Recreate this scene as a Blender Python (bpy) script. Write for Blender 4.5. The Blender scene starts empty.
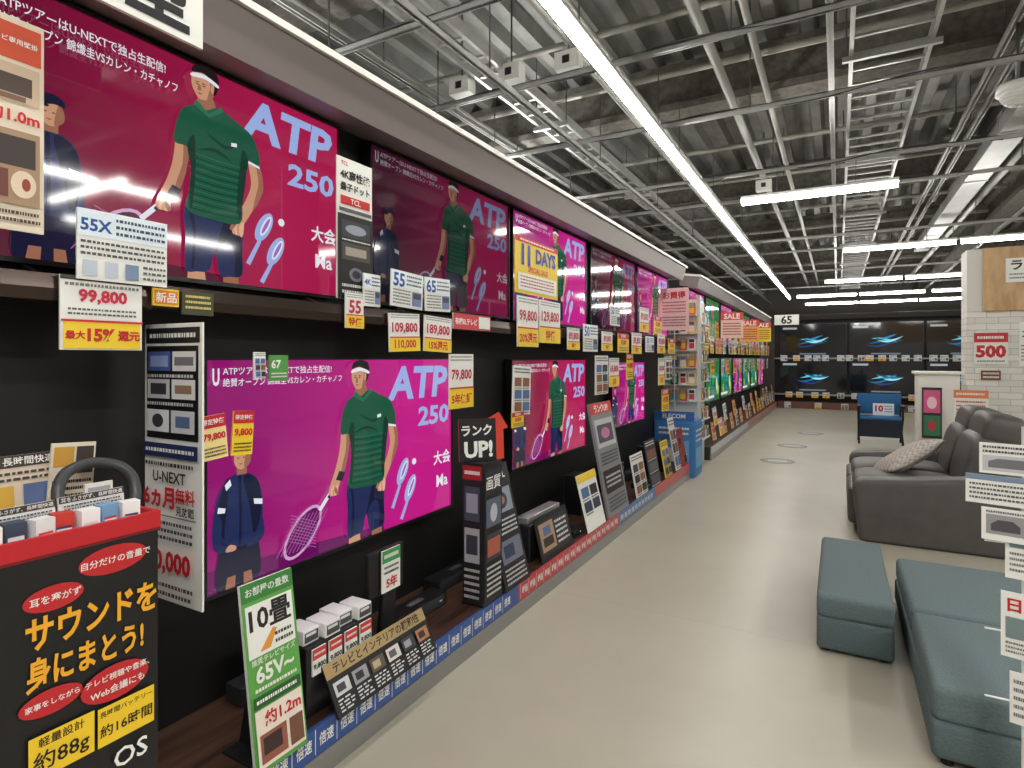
import bpy, bmesh, math, random
from mathutils import Matrix, Vector
random.seed(7)
S=bpy.context.scene
COL=S.collection
# ---------------------------------------------------------------- materials
def lin(c):
    r=[]
    for x in c:
        x=x/255.0
        r.append(x/12.92 if x<=.04045 else ((x+.055)/1.055)**2.4)
    return (r[0],r[1],r[2],1)
_m={}
def mat(c,rough=.55,metal=0.0,emit=0.0,spec=.5,noise=0.0,nscale=20,bump=0.0):
    key=(tuple(c),rough,metal,emit,spec,noise,nscale,bump)
    if key in _m: return _m[key]
    m=bpy.data.materials.new("mat_%d_%d_%d"%tuple(int(v) for v in c)); m.use_nodes=True
    nt=m.node_tree; b=nt.nodes["Principled BSDF"]
    b.inputs["Roughness"].default_value=rough; b.inputs["Metallic"].default_value=metal
    b.inputs["Specular IOR Level"].default_value=spec
    if emit>0:
        b.inputs["Base Color"].default_value=(.006,.006,.006,1)
        b.inputs["Emission Color"].default_value=lin(c); b.inputs["Emission Strength"].default_value=emit
    else:
        b.inputs["Base Color"].default_value=lin(c)
    if noise>0 or bump>0:
        tc=nt.nodes.new("ShaderNodeTexCoord"); n=nt.nodes.new("ShaderNodeTexNoise")
        n.inputs["Scale"].default_value=nscale; n.inputs["Detail"].default_value=5
        nt.links.new(tc.outputs["Object"],n.inputs["Vector"])
        if noise>0:
            r=nt.nodes.new("ShaderNodeValToRGB"); l=lin(c)
            r.color_ramp.elements[0].position=.3; r.color_ramp.elements[1].position=.7
            r.color_ramp.elements[0].color=(l[0]*(1-noise),l[1]*(1-noise),l[2]*(1-noise),1)
            r.color_ramp.elements[1].color=(min(1,l[0]*(1+noise)),min(1,l[1]*(1+noise)),min(1,l[2]*(1+noise)),1)
            nt.links.new(n.outputs["Fac"],r.inputs["Fac"]); nt.links.new(r.outputs["Color"],b.inputs["Base Color"])
        if bump>0:
            bp=nt.nodes.new("ShaderNodeBump"); bp.inputs["Strength"].default_value=bump; bp.inputs["Distance"].default_value=.01
            nt.links.new(n.outputs["Fac"],bp.inputs["Height"]); nt.links.new(bp.outputs["Normal"],b.inputs["Normal"])
    _m[key]=m; return m
def EM(c,s=1.0): return mat(c,.06,0,s,.75)
def gradient_screen(ca,cb,s):
    m=bpy.data.materials.new("screen_gradient"); m.use_nodes=True; nt=m.node_tree; b=nt.nodes["Principled BSDF"]
    b.inputs["Base Color"].default_value=(.006,.006,.006,1); b.inputs["Roughness"].default_value=.06; b.inputs["Specular IOR Level"].default_value=.75
    tc=nt.nodes.new("ShaderNodeTexCoord"); sp=nt.nodes.new("ShaderNodeSeparateXYZ"); r=nt.nodes.new("ShaderNodeValToRGB")
    nt.links.new(tc.outputs["Generated"],sp.inputs[0]); nt.links.new(sp.outputs["X"],r.inputs["Fac"])
    r.color_ramp.elements[0].color=lin(ca); r.color_ramp.elements[1].color=lin(cb)
    r.color_ramp.elements[0].position=.1; r.color_ramp.elements[1].position=.75
    nt.links.new(r.outputs["Color"],b.inputs["Emission Color"]); b.inputs["Emission Strength"].default_value=s
    return m
def floor_mat():
    m=bpy.data.materials.new("floor_concrete"); m.use_nodes=True; nt=m.node_tree; b=nt.nodes["Principled BSDF"]
    tc=nt.nodes.new("ShaderNodeTexCoord"); n=nt.nodes.new("ShaderNodeTexNoise"); n.inputs["Scale"].default_value=.9; n.inputs["Detail"].default_value=9
    n.inputs["Roughness"].default_value=.6
    nt.links.new(tc.outputs["Object"],n.inputs["Vector"])
    r=nt.nodes.new("ShaderNodeValToRGB"); r.color_ramp.elements[0].position=.25; r.color_ramp.elements[1].position=.78
    r.color_ramp.elements[0].color=lin((166,160,144)); r.color_ramp.elements[1].color=lin((184,178,162))
    nt.links.new(n.outputs["Fac"],r.inputs["Fac"])
    br=nt.nodes.new("ShaderNodeTexBrick"); br.inputs["Scale"].default_value=1; br.inputs["Brick Width"].default_value=9; br.inputs["Row Height"].default_value=5.2
    br.offset=0; br.inputs["Mortar Size"].default_value=.003; br.inputs["Color1"].default_value=(1,1,1,1); br.inputs["Color2"].default_value=(1,1,1,1)
    br.inputs["Mortar"].default_value=(.86,.86,.85,1)
    mp=nt.nodes.new("ShaderNodeMapping"); mp.inputs["Location"].default_value=(4.4,2.0,0)
    nt.links.new(tc.outputs["Object"],mp.inputs[0]); nt.links.new(mp.outputs[0],br.inputs["Vector"])
    mx=nt.nodes.new("ShaderNodeMix"); mx.data_type='RGBA'; mx.blend_type='MULTIPLY'; mx.inputs[0].default_value=1
    nt.links.new(r.outputs["Color"],mx.inputs[6]); nt.links.new(br.outputs["Color"],mx.inputs[7]); nt.links.new(mx.outputs[2],b.inputs["Base Color"])
    b.inputs["Roughness"].default_value=.34
    b.inputs["Specular IOR Level"].default_value=.5
    return m
def wood_mat(c1,c2,sc=(1,14,14),rough=.45):
    m=bpy.data.materials.new("wood_grain"); m.use_nodes=True; nt=m.node_tree; b=nt.nodes["Principled BSDF"]
    tc=nt.nodes.new("ShaderNodeTexCoord"); mp=nt.nodes.new("ShaderNodeMapping"); mp.inputs["Scale"].default_value=sc
    n=nt.nodes.new("ShaderNodeTexNoise"); n.inputs["Scale"].default_value=3; n.inputs["Detail"].default_value=7
    nt.links.new(tc.outputs["Object"],mp.inputs[0]); nt.links.new(mp.outputs[0],n.inputs["Vector"])
    r=nt.nodes.new("ShaderNodeValToRGB"); r.color_ramp.elements[0].position=.35; r.color_ramp.elements[1].position=.65
    r.color_ramp.elements[0].color=lin(c1); r.color_ramp.elements[1].color=lin(c2)
    nt.links.new(n.outputs["Fac"],r.inputs["Fac"]); nt.links.new(r.outputs["Color"],b.inputs["Base Color"]); b.inputs["Roughness"].default_value=rough
    return m
def brick_mat():
    m=bpy.data.materials.new("white_brick"); m.use_nodes=True; nt=m.node_tree; b=nt.nodes["Principled BSDF"]
    tc=nt.nodes.new("ShaderNodeTexCoord"); sp=nt.nodes.new("ShaderNodeSeparateXYZ"); ad=nt.nodes.new("ShaderNodeMath"); cb=nt.nodes.new("ShaderNodeCombineXYZ")
    nt.links.new(tc.outputs["Object"],sp.inputs[0]); nt.links.new(sp.outputs[0],ad.inputs[0]); nt.links.new(sp.outputs[1],ad.inputs[1])
    nt.links.new(ad.outputs[0],cb.inputs[0]); nt.links.new(sp.outputs[2],cb.inputs[1])
    br=nt.nodes.new("ShaderNodeTexBrick"); br.inputs["Scale"].default_value=1; br.inputs["Brick Width"].default_value=.24; br.inputs["Row Height"].default_value=.08
    br.inputs["Mortar Size"].default_value=.005; br.inputs["Color1"].default_value=lin((232,230,224)); br.inputs["Color2"].default_value=lin((218,216,211)); br.inputs["Mortar"].default_value=lin((190,188,183))
    nt.links.new(cb.outputs[0],br.inputs["Vector"]); nt.links.new(br.outputs["Color"],b.inputs["Base Color"])
    bp=nt.nodes.new("ShaderNodeBump"); bp.inputs["Strength"].default_value=.4; bp.invert=True
    nt.links.new(br.outputs["Fac"],bp.inputs["Height"]); nt.links.new(bp.outputs["Normal"],b.inputs["Normal"]); b.inputs["Roughness"].default_value=.8
    return m
# ---------------------------------------------------------------- text cache
_t={}
def text_mesh(s,bold):
    k=(s,bold)
    if k in _t: return _t[k]
    cu=bpy.data.curves.new("t",'FONT'); cu.body=s; cu.size=1; cu.resolution_u=2; cu.offset=bold
    o=bpy.data.objects.new("t",cu); COL.objects.link(o)
    bpy.context.view_layer.update()
    dg=bpy.context.evaluated_depsgraph_get()
    me=bpy.data.meshes.new_from_object(o.evaluated_get(dg))
    vs=[(v.co.x,v.co.y) for v in me.vertices]; fs=[tuple(p.vertices) for p in me.polygons]
    bpy.data.objects.remove(o); bpy.data.curves.remove(cu); bpy.data.meshes.remove(me)
    if vs:
        bb=(min(v[0] for v in vs),min(v[1] for v in vs),max(v[0] for v in vs),max(v[1] for v in vs))
    else: bb=(0,0,1,1)
    _t[k]=(vs,fs,bb); return _t[k]
# ---------------------------------------------------------------- mesh builder
class MB:
    def __init__(s): s.v=[];s.f=[];s.mi=[];s.mats=[]
    def m(s,mt):
        if mt not in s.mats: s.mats.append(mt)
        return s.mats.index(mt)
    def face(s,pts,mt):
        b=len(s.v); s.v+= [tuple(p) for p in pts]; s.f.append(tuple(range(b,b+len(pts)))); s.mi.append(s.m(mt))
    def box(s,x0,x1,y0,y1,z0,z1,mt):
        b=len(s.v); s.v+=[(x0,y0,z0),(x1,y0,z0),(x1,y1,z0),(x0,y1,z0),(x0,y0,z1),(x1,y0,z1),(x1,y1,z1),(x0,y1,z1)]
        k=s.m(mt)
        for q in ((0,3,2,1),(4,5,6,7),(0,1,5,4),(1,2,6,5),(2,3,7,6),(3,0,4,7)):
            s.f.append(tuple(b+i for i in q)); s.mi.append(k)
        return s
    def cyl(s,p0,p1,r,mt,n=10,r2=None):
        p0=Vector(p0);p1=Vector(p1);r2=r if r2 is None else r2
        d=(p1-p0).normalized(); a=d.orthogonal().normalized(); c=d.cross(a)
        b=len(s.v); k=s.m(mt)
        for i in range(n):
            t=2*math.pi*i/n; o=a*math.cos(t)+c*math.sin(t)
            s.v.append(tuple(p0+o*r)); s.v.append(tuple(p1+o*r2))
        for i in range(n):
            j=(i+1)%n; s.f.append((b+2*i,b+2*j,b+2*j+1,b+2*i+1)); s.mi.append(k)
        s.f.append(tuple(b+2*i for i in range(n-1,-1,-1))); s.mi.append(k)
        s.f.append(tuple(b+2*i+1 for i in range(n))); s.mi.append(k)
        return s
    def prism(s,prof,a0,a1,mt,axis='y'):
        b=len(s.v); n=len(prof); k=s.m(mt)
        for a in (a0,a1):
            for p,q in prof:
                s.v.append((p,a,q) if axis=='y' else (a,p,q))
        for i in range(n):
            j=(i+1)%n; s.f.append((b+i,b+j,b+n+j,b+n+i)); s.mi.append(k)
        s.f.append(tuple(b+i for i in range(n-1,-1,-1))); s.mi.append(k)
        s.f.append(tuple(b+n+i for i in range(n))); s.mi.append(k)
        return s
    def rect(s,x0,y0,x1,y1,z,mt): s.face([(x0,y0,z),(x1,y0,z),(x1,y1,z),(x0,y1,z)],mt)
    def ell(s,cx,cy,rx,ry,z,mt,n=20,rot=0):
        c,sn=math.cos(rot),math.sin(rot); P=[]
        for i in range(n):
            t=2*math.pi*i/n; a=rx*math.cos(t); b=ry*math.sin(t); P.append((cx+a*c-b*sn,cy+a*sn+b*c,z))
        s.face(P,mt)
    def text(s,t,x0,y0,x1,y1,z,mt,bold=.012,stretch=False,skew=0):
        vs,fs,bb=text_mesh(t,bold); w=bb[2]-bb[0] or 1; h=bb[3]-bb[1] or 1
        sx=(x1-x0)/w; sy=(y1-y0)/h
        if not stretch: sx=sy=min(sx,sy)
        cx=(x0+x1)/2; cy=(y0+y1)/2; mx=(bb[0]+bb[2])/2; my=(bb[1]+bb[3])/2
        b=len(s.v); k=s.m(mt)
        for v in vs: s.v.append((cx+(v[0]-mx)*sx+(v[1]-my)*sy*skew,cy+(v[1]-my)*sy,z))
        for f in fs: s.f.append(tuple(b+i for i in f)); s.mi.append(k)
    def mesh(s,name,smooth=False):
        me=bpy.data.meshes.new(name); me.from_pydata(s.v,[],s.f)
        for mt in s.mats: me.materials.append(mt)
        for i,p in enumerate(me.polygons): p.material_index=s.mi[i]; p.use_smooth=smooth
        me.update(); return me
    def build(s,name,**kw): return obj(name,s.mesh(name,kw.pop('smooth',False)),**kw)
def obj(name,me,parent=None,label=None,cat=None,group=None,kind=None,matrix=None,bevel=0,segs=3,recenter=None):
    o=bpy.data.objects.new(name,me); COL.objects.link(o)
    if parent: o.parent=parent
    if matrix is not None: o.matrix_basis=matrix
    if label: o["label"]=label
    if cat: o["category"]=cat
    if group: o["group"]=group
    if kind: o["kind"]=kind
    if bevel:
        b=o.modifiers.new("bevel",'BEVEL'); b.width=bevel; b.segments=segs; b.limit_method='ANGLE'
        for p in me.polygons: p.use_smooth=True
    return o
def empty(name,loc,label,cat,group=None,matrix=None):
    o=bpy.data.objects.new(name,None); COL.objects.link(o); o.empty_display_size=.1
    o.matrix_basis=matrix if matrix is not None else Matrix.Translation(loc)
    o["label"]=label;o["category"]=cat
    if group:o["group"]=group
    return o
def clone(src,matrix,label=None):
    o=src.copy(); COL.objects.link(o); o.matrix_basis=matrix
    if label:o["label"]=label
    for ch in src.children:
        c=ch.copy(); COL.objects.link(c); c.parent=o; c.matrix_basis=ch.matrix_basis.copy()
        for g in ch.children:
            d=g.copy(); COL.objects.link(d); d.parent=c; d.matrix_basis=g.matrix_basis.copy()
    return o
def face_mx(loc,phi=0,lean=0,roll=0):
    """local x=viewer right, y=up, z=normal. phi: heading of the normal, lean backwards, degrees"""
    p=math.radians(phi); l=math.radians(lean)
    n=Vector((math.cos(p),math.sin(p),0)); r=Vector((-math.sin(p),math.cos(p),0)); u=Vector((0,0,1))
    u2=u*math.cos(l)-n*math.sin(l); n2=n*math.cos(l)+u*math.sin(l)
    M=Matrix((( r.x,u2.x,n2.x,loc[0]),(r.y,u2.y,n2.y,loc[1]),(r.z,u2.z,n2.z,loc[2]),(0,0,0,1)))
    return M@Matrix.Rotation(math.radians(roll),4,'Z')
WHITE=(236,236,231);BLACK=(14,14,16);RED=(196,32,40);YEL=(240,206,48);NAVY=(25,45,110);GREY=(120,120,120)
def P(c): return mat(c,.5)
def elems(mb,W,H,E,z0=.0008,emit=0):
    z=z0; f=(lambda c:EM(c,emit)) if emit else P
    for e in E:
        z+=.0005; k=e[0]
        if k=='r': mb.rect(e[1]*W,e[2]*H,e[3]*W,e[4]*H,z,f(e[5]))
        elif k=='t': mb.text(e[1],e[2]*W,e[3]*H,e[4]*W,e[5]*H,z,f(e[6]),e[7] if len(e)>7 else .012,e[8] if len(e)>8 else False,e[9] if len(e)>9 else 0)
        elif k=='e': mb.ell(e[1]*W,e[2]*H,e[3]*W,e[4]*H,z,f(e[5]))
        elif k=='p': mb.face([(a*W,b*H,z) for a,b in e[1]],f(e[2]))
        elif k=='l':
            x0,y0,x1,y1,n,c=e[1:7]
            for i in range(n):
                yy=y1-(i+.5)*(y1-y0)/n; hh=(y1-y0)/n*.22; x=x0
                while x<x1-.02:
                    w=random.uniform(.02,.055)
                    mb.rect(x*W,(yy-hh)*H,min(x+w,x1)*W,(yy+hh)*H,z,f(c)); x+=w+.014
def panel(name,label,cat,loc,W,H,E,phi=0,lean=0,roll=0,base=WHITE,t=.006,group=None,edge=None,matrix=None,parent=None,poly=None):
    """loc is the bottom centre"""
    mb=MB()
    if poly:
        pts=[(a*W,b*H) for a,b in poly]; n=len(pts)
        mb.face([(a,b,0) for a,b in pts],P(base)); mb.face([(a,b,-t) for a,b in reversed(pts)],P(base))
        for i in range(n):
            a=pts[i];b=pts[(i+1)%n]; mb.face([(a[0],a[1],0),(a[0],a[1],-t),(b[0],b[1],-t),(b[0],b[1],0)],P(edge or base))
    else: mb.box(0,W,0,H,-t,0,P(base))
    elems(mb,W,H,E)
    mb.v=[(v[0]-W/2,v[1],v[2]) for v in mb.v]
    return mb.build(name,label=label,cat=cat,group=group,matrix=matrix if matrix is not None else face_mx(loc,phi,lean,roll),parent=parent)
# ---------------------------------------------------------------- camera
cam=bpy.data.cameras.new("camera"); co=bpy.data.objects.new("camera",cam); COL.objects.link(co)
co.location=(0,0,1.40); co.rotation_euler=(math.radians(90),0,math.radians(29.13))
cam.sensor_width=36; cam.lens=20.57; cam.shift_y=-26/1024; cam.clip_start=.05; cam.clip_end=100
S.camera=co
S.view_settings.view_transform='Standard'
w=bpy.data.worlds.new("world"); S.world=w; w.use_nodes=True
w.node_tree.nodes["Background"].inputs[0].default_value=(.9,.95,1,1); w.node_tree.nodes["Background"].inputs[1].default_value=.3
# ---------------------------------------------------------------- room shell
MB().box(-9,7,-4,27,-.1,0,floor_mat()).build("floor",label="beige polished concrete shop floor",kind="structure")
wm=mat((165,163,157),.8,noise=.06)
MB().box(-9.1,-9,-4,27,0,4.7,wm).build("wall_left",kind="structure",label="plain grey outer wall")
MB().box(7,7.1,-4,27,0,4.7,wm).build("wall_right",kind="structure",label="plain grey outer wall")
MB().box(-9,7,27,27.1,0,4.7,mat((105,102,98),.8,noise=.06)).build("wall_back",kind="structure",label="dark grey end wall of the shop")
MB().box(-9,7,-4.1,-4,0,4.7,wm).build("wall_front",kind="structure",label="plain grey outer wall")
mb=MB(); dm=mat((130,131,128),.45,.3,noise=.28,nscale=2.5); x=-9; pr=[]
while x<7:
    pr+=[(x,4.53),(x+.10,4.53),(x+.14,4.65),(x+.26,4.65)]; x+=.30
for i in range(len(pr)-1):
    a=pr[i];b=pr[i+1]; mb.face([(a[0],-4,a[1]),(b[0],-4,b[1]),(b[0],27,b[1]),(a[0],27,a[1])],dm)
mb.build("ceiling",kind="structure",label="exposed corrugated galvanised steel roof deck")
fp=mat((110,106,100),.95,noise=.32,nscale=14,bump=.9)
def ibeam(length,axis):
    pr=[(-.14,0),(.14,0),(.15,.07),(.06,.10),(.06,.40),(.13,.43),(.13,.5),(-.13,.5),(-.13,.43),(-.06,.40),(-.06,.10),(-.15,.07)]
    return MB().prism(pr,-length/2,length/2,fp,axis=axis)
for i,y in enumerate((3.2,6.4,10.5,14.5,18.5,22.5)):
    ibeam(15.8,'x').build("steel_beam",label="sprayed grey steel roof beam under the deck",cat="beam",group="cross roof beams",matrix=Matrix.Translation((-1,y,4.03)))
for x in (-4.6,2.6):
    ibeam(30.5,'y').build("steel_beam",label="long sprayed grey steel girder under the deck",cat="beam",group="long roof girders",matrix=Matrix.Translation((x,11.5,3.98)))
zinc=mat((176,177,175),.35,.5,noise=.1); zd=mat((105,105,105),.4,.6)
def strut(p0,p1,sz=.04,label="galvanised steel strut channel hung below the roof",group="ceiling struts",mt=None,rods=True):
    p0=Vector(p0);p1=Vector(p1);L=(p1-p0).length; ang=math.atan2(p1.y-p0.y,p1.x-p0.x)
    mb=MB(); h=sz/2; m_=mt or zinc
    mb.box(0,L,-h,-h*.6,-h,h,m_); mb.box(0,L,h*.6,h,-h,h,m_); mb.box(0,L,-h,h,h*.6,h,m_)
    if rods:
        n=max(1,int(L/2.2))
        for i in range(n+1):
            xx=L*(i+.05)/(n+.1); mb.cyl((xx,0,h),(xx,0,4.55-p0.z),.006,zd,6)
    return mb.build("ceiling_strut",label=label,cat="strut",group=group,matrix=Matrix.Translation(p0)@Matrix.Rotation(ang,4,'Z'))
for y,z in ((1.7,3.62),(3.0,3.55),(4.3,3.66),(5.3,3.5),(7.3,3.55),(8.8,3.62),(11.4,3.5),(13.4,3.6),(15.9,3.5),(19.4,3.5)):
    strut((-5.8,y,z),(4.5,y,z))
for x,z in ((-3.2,3.75),(-2.2,3.45),(-.05,3.75),(1.15,3.9),(1.28,3.9),(2.4,3.6)):
    strut((x,-1,z),(x,24,z),.045)
def ladder(x0,x1,z,ya,yb,lab):
    mb=MB()
    for x in (x0,x1-.03): mb.box(x,x+.03,ya,yb,z,z+.1,zinc)
    y=ya+.2
    while y<yb: mb.box(x0+.02,x1-.02,y,y+.03,z+.01,z+.03,zinc); y+=.3
    yy=ya+.5
    while yy<yb:
        mb.cyl((x0-.02,yy,z),(x0-.02,yy,4.55),.007,zd,6); mb.cyl((x1+.02,yy,z),(x1+.02,yy,4.55),.007,zd,6); mb.box(x0-.05,x1+.05,yy-.02,yy+.02,z-.04,z,zinc); yy+=3
    mb.build("cable_tray",label=lab,cat="cable tray")
ladder(.08,.65,3.85,-1,24,"wide galvanised ladder cable tray hung from the roof")
ladder(-2.75,-2.45,3.82,-1,24,"narrow galvanised ladder cable tray hung from the roof")
def tube(name,label,cat,pts,r,mt,group=None):
    cu=bpy.data.curves.new(name,'CURVE'); cu.dimensions='3D'; sp=cu.splines.new('BEZIER'); sp.bezier_points.add(len(pts)-1)
    for i,p in enumerate(pts):
        bp=sp.bezier_points[i]; bp.co=p; bp.handle_left_type=bp.handle_right_type='AUTO'
    cu.bevel_depth=r; cu.bevel_resolution=2; cu.resolution_u=6
    o=bpy.data.objects.new(name,cu); COL.objects.link(o); bpy.context.view_layer.update()
    me=bpy.data.meshes.new_from_object(o.evaluated_get(bpy.context.evaluated_depsgraph_get())); bpy.data.objects.remove(o)
    me.materials.clear(); me.materials.append(mt)
    for p in me.polygons:p.use_smooth=True
    return obj(name,me,label=label,cat=cat,group=group)
bk=mat((25,25,27),.5)
for i,(y,z) in enumerate(((3.0,3.585),(4.3,3.695),(5.3,3.535),(7.3,3.585),(8.8,3.655))):
    pts=[(-5+j*.8,y+random.uniform(-.02,.02),z+(0.0 if j%2 else -.06)) for j in range(9)]
    tube("ceiling_cable","thin dark electric cable draped along ceiling strut","cable",pts,.007,mat((60,60,62),.5),"ceiling cables")
for x,z,r in ((-3.4,3.92,.05),(-1.9,3.96,.035),(1.95,3.93,.05),(-.6,3.97,.03),(-1.7,3.96,.025),(-.9,3.9,.04)):
    MB().cyl((x,-2,z),(x,24,z),r,mat((160,160,157),.4,.4),14).build("ceiling_pipe",label="grey steel pipe running under the roof deck",cat="pipe",group="ceiling pipes",smooth=True)
for y,z in ((4.8,4.2),(9.6,4.15),(2.4,4.1),(12.2,4.2),(5.6,4.1),(8.2,4.2),(13.6,4.1)):
    MB().cyl((-4.4,y,z),(2.4,y,z),.03,mat((170,168,160),.4,.3),12).build("ceiling_pipe",label="thin pale pipe crossing below the roof deck",cat="pipe",group="ceiling pipes",smooth=True)
dmt=mat((178,180,180),.35,.5,noise=.1,nscale=6)
mb=MB(); mb.box(1.50,1.76,-2,16,3.80,3.96,dmt)
for yy in range(-2,16,2): mb.box(1.49,1.77,yy,yy+.04,3.79,3.97,dmt); mb.cyl((1.63,yy+.5,3.96),(1.63,yy+.5,4.55),.007,zd,6)
mb.build("air_duct",label="slim rectangular silver duct under the roof deck",cat="duct")
for x,y in ((-2.4,4.3),(-1.9,4.35),(-2.9,4.3),(-.9,8.8)):
    mb=MB(); mb.box(x-.1,x+.1,y-.06,y+.06,3.72,3.86,mat((205,205,200),.4)); mb.cyl((x,y,3.86),(x,y,4.55),.008,zd,6); mb.box(x-.03,x+.03,y-.065,y-.06,3.76,3.82,bk)
    mb.build("junction_box",label="small white electrical junction box on ceiling strut",cat="junction box",group="ceiling junction boxes",)
mb=MB()
for i in range(6):
    a0=math.pi/2*i/6;a1=math.pi/2*(i+1)/6
    mb.cyl((1.16,5.6,3.36-.1*math.sin(a0)),(1.16,5.6,3.36-.1*math.sin(a1)),.11*math.cos(a0),mat((215,215,212),.3),18,.11*math.cos(a1)+.001)
mb.cyl((1.16,5.6,3.36),(1.16,5.6,3.42),.13,mat((215,215,212),.3),18); mb.cyl((1.16,5.6,3.42),(1.16,5.6,3.88),.012,zd,8)
mb.build("ceiling_speaker",label="white round dome speaker hung from the roof",cat="speaker",smooth=True)
# ---------------------------------------------------------------- tube lights
def tube_light(L,hl=.35):
    e=empty("tube_light",(0,0,0),"white linear tube light hung from ceiling struts","ceiling light","ceiling tube lights")
    wh=mat((225,225,222),.4)
    mb=MB(); mb.prism([(-.03,.085),(.03,.085),(.03,.06),(.02,.045),(-.02,.045),(-.03,.06)],-L/2,L/2,wh)
    mb.build("housing",parent=e)
    MB().cyl((0,-L/2+.01,.015),(0,L/2-.01,.015),.031,mat((255,252,244),.3,0,38.0),10).build("lamp_tube",parent=e,smooth=True)
    for s in (-1,1): MB().cyl((0,s*L*hl,.085),(0,s*L*hl,.34 if hl<.3 else .6),.005,zd,6).build("hanger_rod",parent=e)
    return e
tl=tube_light(2.4); Z=3.2
tl.matrix_basis=Matrix.Translation((-1.29,-.9,Z))
for i in range(1,9): clone(tl,Matrix.Translation((-1.29,-.9+2.42*i,Z)))
R90=Matrix.Rotation(math.radians(90),4,'Z')
ts=tube_light(1.55,.25); ts.matrix_basis=Matrix.Translation((-.22,7.3,Z))@R90
for p in ((.85,11.4),(2.45,11.4),(.5,15.9),(2.1,15.9),(-.3,19.4),(1.3,19.4),(3.0,19.4),(-.2,22.2),(1.4,22.2),(3.0,22.2),(3.6,7.3),(3.4,3.3),(1.9,.4),(3.5,.4)):  # nearest and far-right ones are out of view, added to brighten the shop
    clone(ts,Matrix.Translation((p[0],p[1],Z))@R90)
for p in ((-4.5,1),(-4.5,5),(-4.5,9),(-4.5,14),(1.9,-1.6),(5,12),(5,5)):  # extra tubes out of view, added to brighten the shop
    clone(tl,Matrix.Translation((p[0],p[1],Z)))
def area(loc,sx,sy,pw,rot=(0,0,0)):  # added fill light with no fixture of its own
    l=bpy.data.lights.new("fill_lamp",'AREA'); l.shape='RECTANGLE'; l.size=sx; l.size_y=sy; l.energy=pw; l.color=(1,.985,.95)
    o=bpy.data.objects.new("fill_lamp",l); COL.objects.link(o); o.location=loc; o.rotation_euler=rot
    o["label"]="unseen fill lamp added to brighten the shop"; o["category"]="ceiling light"
area((.9,-.8,3.3),.15,2.4,100); area((3.2,3,3.3),.15,2.4,90)  # downward fill added behind and right of the camera
for p in ((-3.2,1.5),(-3.2,6),(3.6,6)): area((p[0],p[1],3.3),.2,2.4,34,(math.pi,0,0))  # added uplights without fixtures, lighten the roof deck
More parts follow.
